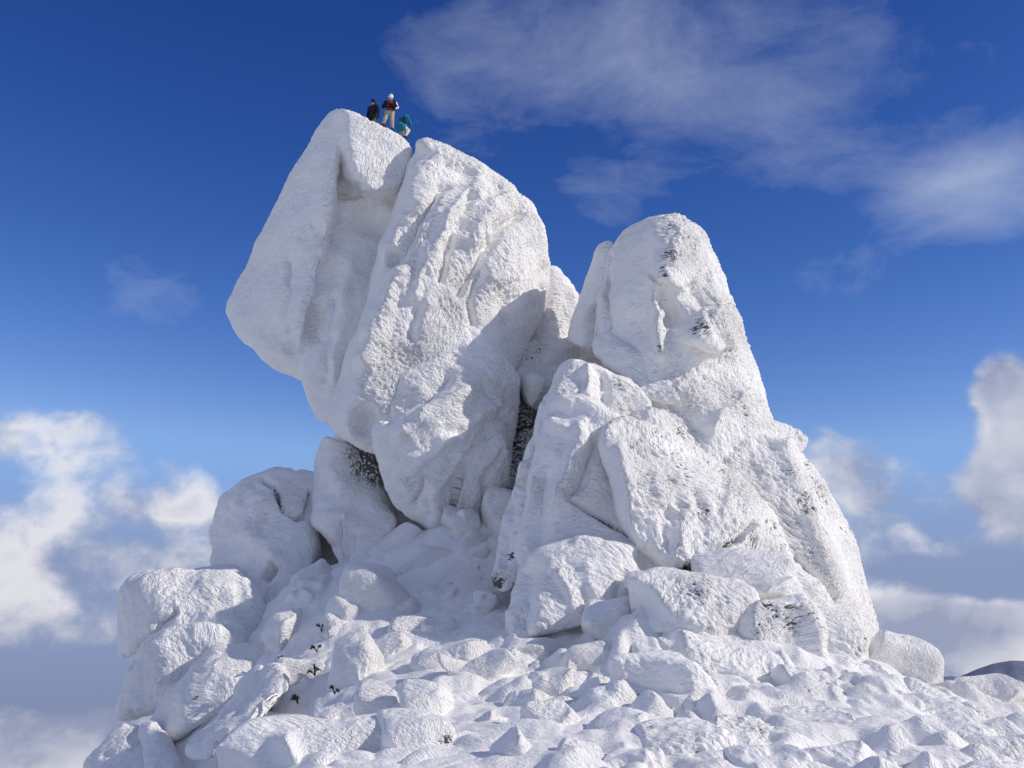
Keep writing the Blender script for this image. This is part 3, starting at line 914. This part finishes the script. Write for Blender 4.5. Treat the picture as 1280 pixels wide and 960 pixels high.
def boulder(px, py, wd, ht, label, name='boulder', cat='boulder', group='loose boulders on the snow', Y=None, tilt=0.0, thick=1.0, sink=0.25, seed=None, **kw):
    """rounded irregular stone whose lower part sits in the snow: px,py centre, wd,ht size in photo pixels"""
    rg = np.random.RandomState(seed if seed is not None else int(px * 7 + py * 13))
    if Y is None:      # march the ray down to the snow at the stone's foot
        Y = 14.0
        best = None
        for yy in np.arange(14, 46, 0.15):
            p = P(px, py + ht * (0.5 - sink), yy)
            if p[2] <= ground_z(p[None, :2])[0] + 0.02:
                best = yy
                break
        Y = best or 40.0
        Y += 0.25 * wd * Y / FPX
    s = Y / FPX * 1.02
    rx, rz = wd * 0.5 * s, ht * 0.5 * s
    ry = 0.5 * (rx + rz) * thick
    pts = []
    n = rg.randint(9, 14)
    for i in range(n):
        z = 1 - 2 * (i + 0.5) / n
        a = i * 2.39996 + rg.rand() * 1.1
        r = math.sqrt(1 - z * z)
        v = np.array((r * math.cos(a), r * math.sin(a), z))
        v = np.sign(v) * np.abs(v) ** 0.8 * (0.86 + 0.3 * rg.rand())
        pts.append(v * (rx, ry, rz))
    pts = np.array(pts)
    c, sn = math.cos(tilt), math.sin(tilt)
    pts = np.stack([pts[:, 0] * c - pts[:, 2] * sn, pts[:, 1], pts[:, 0] * sn + pts[:, 2] * c], 1)
    size = min(rx, rz)
    ctr = P(px, py, Y)
    off = np.array((rg.uniform(-.55, .55) * rx, rg.uniform(-.6, .2) * ry, rg.uniform(-.35, .25) * rz))
    rot = rg.uniform(-1, 1)
    p2 = np.stack([pts[:, 0] * math.cos(rot) - pts[:, 1] * math.sin(rot), pts[:, 0] * math.sin(rot) + pts[:, 1] * math.cos(rot), -pts[:, 2]], 1) * 0.66 + off
    fn0 = union_fn([hull_fn(pts, 0.07 * size), hull_fn(p2, 0.06 * size)], 0.12 * size)
    pts = np.concatenate([pts, p2])
    sd = int(px) % 29

    def fn(p):
        q = p / (1.3 * size + 0.2)
        return fn0(p + 0.22 * size * np.stack([perlin(q, 60 + sd), perlin(q, 61 + sd), perlin(q, 62 + sd)], 1))
    h = max(0.022, 1.9 * Y / FPX)
    V, Q = polygonise(fn, pts.min(0) - 0.2 * size, pts.max(0) + 0.2 * size, h)
    kk = dict(sc=0.55, feather=0.55, lump=0.45, dark=0.45, grain=0.6, wscale=0.55, fine=min(0.85, Y / 42.0))
    kk.update(kw)
    V, at = rime_surface((V + ctr).astype(np.float32), Q, seed=sd % 5, **kk)
    V, Q, at = thin_back(V, Q, at, h, ground_z(ctr[None, :2])[0] - 0.35 * size)
    NV[0] += len(Q)
    SKIRT.append((ctr[0], ctr[1], rx, ry))
    org = np.array((ctr[0], ctr[1], V[:, 2].min()), np.float32)
    o = link(name, make_mesh(name, V - org, Q, M_RIME, at), None, label, cat, group)
    o.location = org
    return o


boulder(398, 745, 62, 84, 'angular frosted block wedged at the head of the shaded gully', dark=1.0, feather=0.9, Y=39.6, tilt=0.3, cat='rock', name='rock_block')
boulder(376, 850, 74, 60, 'squat frosted block on the floor of the shaded gully', dark=1.0, feather=0.9, Y=33.2, cat='rock', name='rock_block')
boulder(415, 800, 40, 60, 'narrow leaning stone beside the upright shaded boulder', dark=1.0, feather=0.9, Y=35.4, tilt=-0.3)
boulder(325, 870, 80, 70, 'sloping frosted block between the grey egg-shaped boulder and the gully', Y=33.0, tilt=0.5, cat='rock', name='rock_block')
boulder(520, 712, 86, 52, 'flat frosted block in the shaded chute below the wedge-shaped block', Y=39.0, tilt=0.25, cat='rock', name='rock_block')
boulder(585, 690, 84, 44, 'thin frosted plate of rock at the top of the shaded chute', Y=39.9, tilt=0.35, cat='rock', name='rock_block')
boulder(500, 775, 64, 50, 'low rounded stone beside the large plain white boulder', Y=36.2)
L1 = 'small rounded frosted boulder half buried in the snow below the towers'
G1 = 'small boulders half buried in the snow below the towers'
boulder(470, 748, 92, 96, 'large plain white boulder in the shade below the two-lobed hanging block', sink=.3)
boulder(352, 798, 46, 92, 'leaning frosted stone pillar in the shaded gully beside the sunlit boulder', tilt=-0.25, name='standing_stone', cat='rock', Y=36.4)
boulder(444, 835, 62, 92, 'upright shaded boulder at the mouth of the gully')
boulder(607, 760, 38, 46, 'egg-shaped boulder standing alone left of the bright faceted block')
boulder(562, 826, 84, 50, 'sunlit oval boulder on the snow in front of the chute', tilt=0.25)
boulder(602, 842, 108, 44, 'long slanting slab boulder with a shadowed gap beneath', tilt=0.42, thick=0.8)
boulder(470, 876, 62, 58, 'cone-shaped frosted boulder behind the broad front block', Y=25.2)
boulder(531, 884, 66, 56, 'blunt frosted boulder at the right end of the broad front block', Y=24.4)
boulder(410, 948, 280, 118, 'broad flat-topped frosted block in the foreground', name='rock_block', cat='rock', Y=21.0, thick=0.7, dark=0.35)
boulder(510, 935, 120, 90, 'frosted block with a dark end in the foreground', name='rock_block', cat='rock', Y=20.6, thick=0.8, darkspots=[(558, 928, 12, 1.1)])  # right end coloured darker
boulder(765, 774, 86, 60, 'smooth dome boulder leaning on the bright faceted block', Y=31.6)
boulder(672, 820, 78, 44, 'peaked little snow-capped rock in front of the bright faceted block', sink=.35)
boulder(735, 828, 66, 52, 'snow-capped rock between the dome boulder and the peaked rock', sink=.3)
boulder(815, 735, 66, 46, 'rounded rock under the dark crack of the striped slab', Y=32.2)
boulder(868, 770, 165, 112, 'wind-combed hummock of rime under the striped slab', name='rime_hummock', cat='rock', Y=31.0, feather=1.3, dark=0.9, tilt=-0.2, wscale=0.7, group='wind-combed rime hummocks')
boulder(925, 728, 140, 84, 'snowy shelf rock at the foot of the striped slab', Y=32.6, feather=0.9, dark=0.6, cat='rock', name='rock_block')
boulder(968, 795, 150, 116, 'dark-speckled rime hummock below the rounded buttress', name='rime_hummock', cat='rock', Y=31.0, feather=1.2, dark=1.0, wscale=0.7, group='wind-combed rime hummocks', darkspots=[(950, 790, 14, .7)])
boulder(1030, 812, 140, 124, 'drooping rime hummock with a snout over the dark hole', name='rime_hummock', cat='rock', Y=31.4, feather=1.1, dark=0.9, tilt=-0.35, wscale=0.7, group='wind-combed rime hummocks')
boulder(895, 842, 150, 92, 'ribbed rime hummock in the middle of the snow slope', name='rime_hummock', cat='rock', feather=1.3, dark=0.8, wscale=0.7, tilt=-0.3, group='wind-combed rime hummocks')
boulder(820, 866, 150, 110, 'fan-shaped rime hummock catching the sun on the snow slope', name='rime_hummock', cat='rock', feather=1.2, dark=0.6, wscale=0.7, group='wind-combed rime hummocks')
boulder(1124, 834, 100, 80, 'smooth white boulder beside the dark hole at the right-hand edge', Y=32.5, tilt=-0.5, feather=0.4)
boulder(1146, 822, 44, 50, 'narrow frosted stone leaning behind the smooth white boulder', Y=33.6, tilt=-0.6, feather=0.4)
boulder(1098, 848, 46, 26, 'dark stone inside the hole at the right-hand edge', Y=33.6, dark=1, darkspots=[(1095, 848, 40, 1.3)])  # coloured dark all over
boulder(1232, 866, 84, 40, 'low rounded boulder on the skyline edge to the right', Y=31.5, feather=0.4)
boulder(1182, 872, 70, 28, 'flat stone on the skyline edge next to the smooth white boulder', Y=31.0, feather=0.5, tilt=-0.2)
for (x, y, a, b) in [(545, 787, 36, 30), (585, 705, 40, 30), (520, 690, 46, 34), (495, 690, 50, 40), (690, 855, 44, 34), (640, 940, 44, 40), (725, 948, 46, 40), (690, 905, 60, 46),
                     (610, 905, 36, 22), (655, 880, 40, 30), (770, 915, 60, 40), (560, 735, 34, 22), (535, 745, 40, 28), (515, 790, 44, 34), (490, 810, 40, 34),
                     (760, 815, 40, 30), (800, 820, 46, 40), (850, 820, 50, 34), (430, 770, 30, 40), (375, 760, 30, 44), (400, 740, 28, 34),
                     (362, 870, 44, 36), (415, 900, 40, 26), (330, 915, 60, 40), (595, 670, 44, 24), (575, 650, 34, 22), (625, 640, 30, 40)]:
    L1 = ('small frosted stone in the shaded chute between the two towers' if 480 < x < 640 and y < 760 else
          'small frosted stone in the shaded gully beside the big sunlit boulder' if x < 440 else
          'small frosted stone half buried on the snow in front of the chute')
    boulder(x, y + b * 0.1, a * (1.8 if y < 760 else 1.45), b * (1.6 if y < 760 else 1.35), L1, group=G1, tilt=RB.uniform(-0.4, 0.4), sink=.39)
L2 = 'small feathery rime lump on the wind-scoured snow to the right'
G2 = 'feathery rime lumps on the wind-scoured snow'
for (x, y, a, b) in [(940, 880, 80, 44), (1000, 870, 90, 50), (1060, 880, 80, 40), (1130, 895, 90, 36), (1010, 915, 90, 46), (930, 925, 90, 50), (850, 930, 90, 56), (1090, 925, 90, 44), (1180, 915, 80, 36),
                     (1240, 905, 80, 34), (1220, 945, 100, 40), (1150, 955, 100, 40), (1040, 955, 90, 40), (960, 955, 80, 40), (880, 895, 70, 44), (790, 955, 60, 40), (760, 870, 60, 44), (840, 800, 50, 40),
                     (1075, 850, 60, 34), (910, 810, 60, 44), (990, 845, 60, 40), (1150, 870, 60, 28)]:
    L2 = ('small feathery rime lump close under the rime hummocks' if y < 875 else
          'small feathery rime lump on the wind-scoured snow out to the right-hand edge' if x > 1060 else
          'small feathery rime lump in the foreground below the hummocks')
    boulder(x, y + b * 0.15, a * 1.35, b * 1.35, L2, name='rime_lump', cat='rime', group=G2, tilt=RB.uniform(-0.5, 0.1), feather=1.2, dark=0.8, wscale=0.65, sink=.5, thick=1.3)
build_ground()


# ------------------------------------------------------------------ far hills
def build_hill(name, crest, Y, label_seed, mat):
    xs = np.linspace(crest[0][0], crest[-1][0], 120)
    ys = np.interp(xs, [c[0] for c in crest], [c[1] for c in crest])
    rows = np.linspace(-1, 1, 50)
    V = []
    for x, y in zip(xs, ys):
        top = P(x, y, Y)
        for r in rows:
            prof = 1 - abs(r) ** 1.25
            V.append((top[0] * (1 + 0.28 * r), Y * (1 + 0.28 * r), top[2] - (1 - prof) * Y * 0.16))
    V = np.array(V, np.float32)
    V[:, 2] += (fbm(V / (Y * 0.035), 5, label_seed) * Y * 0.0045 * np.tile(np.minimum(1, np.abs(rows) * 6), len(xs))).astype(np.float32)
    n = len(rows)
    i = (np.arange(len(xs) - 1)[:, None] * n + np.arange(n - 1)[None]).ravel()
    Q = np.stack([i, i + n, i + n + 1, i + 1], 1)
    link(name, make_mesh(name, V, Q, mat), kind='structure')


M_HILL = plain_material("haze_tinted_forest_hill", (0.10, 0.13, 0.20), (0.20, 0.22, 0.30), 0.004, 0.95)  # blue of the distant haze is mixed into the forest colour
build_hill('hill', [(1140, 862), (1165, 852), (1195, 847), (1215, 838), (1240, 829), (1265, 825), (1300, 827), (1400, 838), (1550, 870)], 5200, 3, M_HILL)
build_hill('hill', [(1120, 850), (1170, 846), (1190, 844), (1210, 849), (1240, 858), (1275, 853), (1320, 858), (1450, 880), (1550, 900)], 3600, 9, M_HILL)

# ------------------------------------------------------------------ climbers
M_SKIN = plain_material("skin", (0.50, 0.31, 0.22), (0.44, 0.26, 0.18), 30, 0.55)
M_EYE = plain_material("eye", (0.03, 0.02, 0.02), None, 10, 0.3)


def cloth(name, c, c2=None, sc=25):
    return plain_material(name, c, c2, sc, 0.85, 0.5, 0.2, 0.01)


M_NAVY = cloth("navy_cloth", (0.012, 0.016, 0.035))
M_OLIVE = cloth("olive_cloth", (0.12, 0.10, 0.055))
M_RED = cloth("red_cloth", (0.22, 0.03, 0.025))
M_BLACK = cloth("black_cloth", (0.012, 0.012, 0.014))
M_KHAKI = cloth("khaki_cloth", (0.46, 0.41, 0.30))
M_WHITE = plain_material("white_shell", (0.82, 0.82, 0.80), None, 15, 0.35)
M_TEAL = cloth("teal_cloth", (0.01, 0.19, 0.27))
M_PALE = cloth("pale_cloth", (0.62, 0.58, 0.52))
M_DKBLUE = cloth("dark_blue_cloth", (0.015, 0.04, 0.10))
M_BOOT = plain_material("boot_leather", (0.05, 0.035, 0.025), None, 20, 0.6)


def solid(name, parts, k, mat, parent, h=0.014, pad=0.06, label=None):
    """parts: (a, b, ra, rb) tapered limbs fused into one surface"""
    fs = [cone_fn(a, b, ra, rb) for a, b, ra, rb in parts]
    pts = np.array([q for a, b, ra, rb in parts for q in (np.array(a) - max(ra, rb), np.array(a) + max(ra, rb), np.array(b) - max(ra, rb), np.array(b) + max(ra, rb))])
    V, Q = polygonise(union_fn(fs, k), pts.min(0) - pad, pts.max(0) + pad, h)
    return link(name, make_mesh(name, V, Q, mat), parent, label)


def hand_parts(wr, dirv, grow=0.0):
    """palm, four curled fingers and a thumb leaving the side of the palm"""
    w0 = np.array(wr, float)
    d = np.array(dirv, float)
    d /= np.linalg.norm(d)
    side = np.cross(d, (0, 0, 1.0))
    side = side / max(np.linalg.norm(side), 1e-6)
    dn = np.cross(side, d)
    if dn[2] > 0:
        dn = -dn
    palm = w0 + d * 0.085
    out = [(w0, palm, 0.03 + grow, 0.036 + grow)]
    for i, (o, ln) in enumerate(zip((-0.033, -0.011, 0.011, 0.033), (0.065, 0.078, 0.074, 0.056))):
        base = palm + side * o
        mid = base + d * ln * 0.55 + dn * 0.012
        tip = mid + d * ln * 0.3 + dn * ln * 0.5
        out += [(base, mid, 0.0105 + grow, 0.010 + grow), (mid, tip, 0.010 + grow, 0.008 + grow)]
    tb = w0 + d * 0.035 + side * 0.036
    out.append((tb, tb + d * 0.05 + side * 0.028 + dn * 0.015, 0.012 + grow, 0.0095 + grow))
    return out


def climber(label, loc, rotz, J, mats, extras, group='climbers on the summit'):
    root = bpy.data.objects.new('person', None)
    COL.objects.link(root)
    root.location = loc
    root.rotation_euler = (0, 0, rotz)
    root['label'] = label
    root['category'] = 'person'
    root['group'] = group
    A = lambda k: np.array(J[k], float)
    pel, che, nek, hed = A('pel'), A('che'), A('nek'), A('hed')
    fw = A('face')
    fw /= np.linalg.norm(fw)
    up = hed - nek
    up /= np.linalg.norm(up)
    sd = np.cross(fw, up)
    sd /= np.linalg.norm(sd)
    body = [(pel, che, 0.13, 0.145), (che, nek, 0.13, 0.055), (nek, hed, 0.052, 0.055), (hed - up * 0.03, hed + up * 0.05, 0.078, 0.088), (hed - up * 0.075 + fw * 0.03, hed - up * 0.03 + fw * 0.02, 0.045, 0.06),
            (hed + fw * 0.085 + up * 0.012, hed + fw * 0.108 - up * 0.018, 0.010, 0.016), (hed + sd * 0.088, hed + sd * 0.09 - up * 0.025, 0.018, 0.012), (hed - sd * 0.088, hed - sd * 0.09 - up * 0.025, 0.018, 0.012),
            (hed + fw * 0.082 - up * 0.052 - sd * 0.02, hed + fw * 0.082 - up * 0.052 + sd * 0.02, 0.011, 0.011)]
    jac, trs = [(pel + (0, 0, 0.02), che, 0.165, 0.185), (che, nek - (0, 0, 0.03), 0.175, 0.085)], [(pel, pel + (0, 0, 0.06), 0.15, 0.15)]
    for s in 'lr':
        sh, el, ha, hi, kn, an = (A(s + q) for q in ('sh', 'el', 'ha', 'hi', 'kn', 'an'))
        toe = an + np.array(J.get(s + 'toe', (0, -0.17, -0.05)), float)
        body += [(che + (0, 0, 0.08), sh, 0.07, 0.062), (sh, el, 0.055, 0.043), (el, ha, 0.043, 0.028), (pel, hi, 0.12, 0.095), (hi, kn, 0.088, 0.058), (kn, an, 0.056, 0.04), (an, toe, 0.042, 0.034)]
        body += hand_parts(ha, ha - el)
        jac += [(che + (0, 0, 0.08), sh, 0.10, 0.092), (sh, el, 0.09, 0.07), (el, el + (ha - el) * 0.93, 0.072, 0.052)]
        trs += [(pel, hi, 0.15, 0.125), (hi, kn, 0.12, 0.09), (kn, an + (0, 0, 0.04), 0.088, 0.082)]
        boot = solid('boot', [(an + (0, 0, 0.10), an, 0.068, 0.062), (an - (0, 0, 0.02), toe, 0.06, 0.046)], 0.03, M_BOOT, root)
        solid('glove', hand_parts(ha, ha - el, 0.005), 0.008, mats['glove'], root, h=0.008)
    solid('body', body, 0.02, M_SKIN, root, h=0.010)
    solid('jacket', jac, 0.05, mats['jacket'], root)
    solid('trousers', trs, 0.04, mats['trousers'], root)
    for s in (-1, 1):
        e = hed + fw * 0.083 + up * 0.014 + sd * 0.032 * s
        solid('eye', [(e, e + fw * 0.002, 0.011, 0.011)], 0.01, M_EYE, root, h=0.006, pad=0.02)
    for nm, parts, k, mat, lab in extras(A, hed, fw, up, sd, che, pel):
        solid(nm, parts, k, mat, root, label=lab)
    return root


def stand(px, Y, dz=0.0):
    """point on top of the summit slab"""
    x = P(px, 150, Y)[0]
    o = summit_slab
    hit, loc, nrm, _ = o.ray_cast(Vector((x, Y, 60)) - o.location, Vector((0, 0, -1)))
    z = (loc.z + o.location.z) if hit else P(px, 160, Y)[2]
    return (x, Y, z + dz)


bpy.context.view_layer.update()

# the one with the white helmet, arms in front of the body
J_MID = dict(pel=(0, 0, .94), che=(0.01, .0, 1.30), nek=(0.02, -.02, 1.47), hed=(0.04, -.06, 1.61), face=(0.1, -1, -.35),
             lsh=(-.19, 0, 1.40), lel=(-.31, -.06, 1.17), lha=(-.12, -.25, 1.13), rsh=(.21, 0, 1.40), rel=(.33, -.04, 1.15), rha=(.20, -.22, .98),
             lhi=(-.11, 0, .90), lkn=(-.20, -.12, .52), lan=(-.33, -.06, .12), rhi=(.10, 0, .90), rkn=(.13, -.10, .50), ran=(.13, -.04, .10))


def ex_mid(A, hed, fw, up, sd, che, pel):
    r, e, h = A('rsh'), A('rel'), A('rha')
    return [('helmet', [(hed + up * 0.055, hed + up * 0.085, 0.118, 0.105), (hed + up * 0.05 + fw * 0.10, hed + up * 0.05 + fw * 0.135, 0.04, 0.02)], 0.03, M_WHITE, None),
            ('sleeve', [(r + (0.03, 0.01, 0.0), e + (0.025, 0.01, 0), 0.086, 0.07), (e + (0.025, 0.01, 0), e + (h - e) * 0.8, 0.07, 0.05)], 0.02, M_WHITE, 'white outer sleeve'),
            ('vest', [(pel + (0, -0.01, 0.06), che + (0, -0.02, 0.02), 0.165, 0.185), (che + (0, -0.02, 0.02), A('nek') - (0, 0, 0.04), 0.18, 0.085)], 0.04, M_RED, 'dark red chest of the jacket'),
            ('chest_pack', [(che + (-0.13, -0.13, -0.10), che + (0.13, -0.13, -0.10), 0.115, 0.115)], 0.03, M_BLACK, None),
            ('shoulder_strap', [(che + (-0.10, -0.15, -0.02), A('lsh') + (0.07, -0.02, 0.07), 0.028, 0.028)], 0.01, M_BLACK, None),
            ('shoulder_strap', [(che + (0.10, -0.15, -0.02), r + (-0.07, -0.02, 0.07), 0.028, 0.028)], 0.01, M_BLACK, None),
            ('gaiter', [(A('lkn') * 0.35 + A('lan') * 0.65 + (0.02, 0, 0), A('lan') + (0, 0, 0.05), 0.10, 0.098)], 0.02, M_RED, None)]


climber('person in white helmet, red and black jacket and khaki trousers on the summit', stand(487, 43.75), 0.0, J_MID,
        dict(jacket=M_BLACK, trousers=M_KHAKI, glove=M_BLACK), ex_mid)

J_LEFT = dict(pel=(0, 0, .94), che=(0.02, .02, 1.28), nek=(0.03, -.03, 1.44), hed=(0.05, -.07, 1.57), face=(0.2, -1, -.25),
              lsh=(-.20, 0, 1.37), lel=(-.30, .02, 1.10), lha=(-.27, -.10, .88), rsh=(.20, 0, 1.37), rel=(.29, .02, 1.10), rha=(.22, -.12, .90),
              lhi=(-.10, 0, .90), lkn=(-.12, -.06, .50), lan=(-.13, 0, .10), rhi=(.10, 0, .90), rkn=(.13, -.08, .50), ran=(.14, 0, .10))


def ex_left(A, hed, fw, up, sd, che, pel):
    return [('hood', [(hed + up * 0.05 - fw * 0.02, hed + up * 0.07 - fw * 0.02, 0.118, 0.108), (hed - fw * 0.06 - up * 0.05, A('nek') + (0, 0.05, 0), 0.10, 0.115)], 0.04, M_NAVY, None),
            ('backpack', [(che + (-0.02, 0.22, -0.22), che + (0.0, 0.22, 0.10), 0.17, 0.15)], 0.03, M_BLACK, None),
            ('jacket_hem', [(pel + (-0.06, 0, -0.10), pel + (0.06, 0, -0.10), 0.19, 0.19)], 0.05, M_NAVY, None)]


climber('person in dark navy hooded jacket standing behind the summit edge', stand(466, 44.35, -0.1), -0.5, J_LEFT,
        dict(jacket=M_NAVY, trousers=M_OLIVE, glove=M_BLACK), ex_left)

# the crouching one, back half turned
J_RIGHT = dict(pel=(0, .14, .56), che=(0, -.06, .92), nek=(0, -.17, 1.08), hed=(0, -.27, 1.18), face=(0, -1, -.6),
               lsh=(-.19, -.09, 1.03), lel=(-.25, -.24, .78), lha=(-.15, -.40, .62), rsh=(.19, -.09, 1.03), rel=(.25, -.24, .78), rha=(.15, -.40, .62),
               lhi=(-.11, .12, .53), lkn=(-.17, -.20, .46), lan=(-.16, .04, .11), rhi=(.11, .12, .53), rkn=(.17, -.20, .46), ran=(.16, .04, .11))


def ex_right(A, hed, fw, up, sd, che, pel):
    return [('hood', [(hed + up * 0.04 - fw * 0.02, hed + up * 0.06 - fw * 0.03, 0.12, 0.11), (hed - up * 0.06 - fw * 0.04, A('nek') + (0, 0.06, 0.02), 0.10, 0.12)], 0.04, M_TEAL, None),
            ('backpack', [(che + (-0.12, 0.14, -0.12), che + (-0.12, 0.10, 0.06), 0.13, 0.11)], 0.04, M_DKBLUE, None),
            ('jacket_hem', [(pel + (-0.06, 0.03, -0.04), pel + (0.06, 0.03, -0.04), 0.185, 0.185)], 0.05, M_TEAL, None)]


climber('person in teal jacket crouching with a dark pack beside the helmeted climber', stand(504, 43.95), 2.7, J_RIGHT,
        dict(jacket=M_TEAL, trousers=M_PALE, glove=M_DKBLUE), ex_right)

# ------------------------------------------------------------------ dwarf pine twigs in the gully
M_NEEDLE = plain_material("pine_needles", (0.02, 0.04, 0.016), (0.05, 0.075, 0.03), 20, 0.6)
M_TWIG = plain_material("twig_bark", (0.045, 0.035, 0.028), None, 30, 0.8)


def twig_plant(px, py, label, seed, size=0.5, Y=None):
    rg = random.Random(seed)
    if Y is None:
        for Y in np.arange(20, 45, 0.1):
            p = P(px, py, Y)
            if p[2] < ground_z(p[None, :2])[0] + 0.25:
                break
    root = bpy.data.objects.new('dwarf_pine', None)
    COL.objects.link(root)
    root.location = P(px, py, Y - 0.25)
    root['label'] = label
    root['category'] = 'plant'
    root['group'] = 'dwarf pine twigs in the gully'
    for j in range(rg.randint(3, 5)):
        a = rg.uniform(-1.2, 1.2)
        tip = Vector((math.sin(a) * size * 0.7, rg.uniform(-.3, 0), math.cos(a) * size * rg.uniform(.5, 1)))
        bm = bmesh.new()
        n = 5
        prev = None
        for i in range(n + 1):
            c = tip * (i / n) + Vector((0, 0, 0.1 * math.sin(i / n * 3)))
            r = 0.022 * (1 - 0.75 * i / n)
            ringv = [bm.verts.new(c + Vector((math.cos(t) * r, math.sin(t) * r, 0))) for t in (0, 2.09, 4.19)]
            if prev:
                for q in range(3):
                    bm.faces.new((prev[q], prev[(q + 1) % 3], ringv[(q + 1) % 3], ringv[q]))
            prev = ringv
        me = bpy.data.meshes.new('stem')
        bm.to_mesh(me)
        bm.free()
        me.materials.append(M_TWIG)
        st = link('stem', me, root)
        bm = bmesh.new()
        for i in range(70):
            f = rg.uniform(.35, 1.0)
            c = tip * f + Vector((0, 0, 0.1 * math.sin(f * 3)))
            d = (Vector((rg.gauss(0, 1), rg.gauss(0, 1), rg.gauss(0.3, 1))).normalized() + tip.normalized() * 0.9).normalized()
            sdv = d.cross(Vector((rg.gauss(0, 1), rg.gauss(0, 1), rg.gauss(0, 1)))).normalized() * 0.011
            ln = rg.uniform(.05, .11)
            v = [bm.verts.new(c - sdv), bm.verts.new(c + sdv), bm.verts.new(c + d * ln)]
            bm.faces.new(v)
        me = bpy.data.meshes.new('needles')
        bm.to_mesh(me)
        bm.free()
        me.materials.append(M_NEEDLE)
        link('needles', me, st)


for i, (x, y, z, lab) in enumerate([(393, 845, .55, 'dark dwarf pine twig poking through snow at the gully floor'),
                                    (402, 790, .5, 'dark green leafy twig halfway up the shaded gully'),
                                    (396, 815, .45, 'thin dark twig between the gully stones'),
                                    (350, 858, .4, 'short dark twig under the leaning stone pillar'),
                                    (418, 868, .4, 'low dark twig at the foot of the upright shaded boulder'),
                                    (372, 880, .45, 'dark twig at the back of the broad front block'),
                                    (352, 830, .4, 'short dark sprig beside the squat gully block')]):
    twig_plant(x, y, lab, i, z * 0.62)
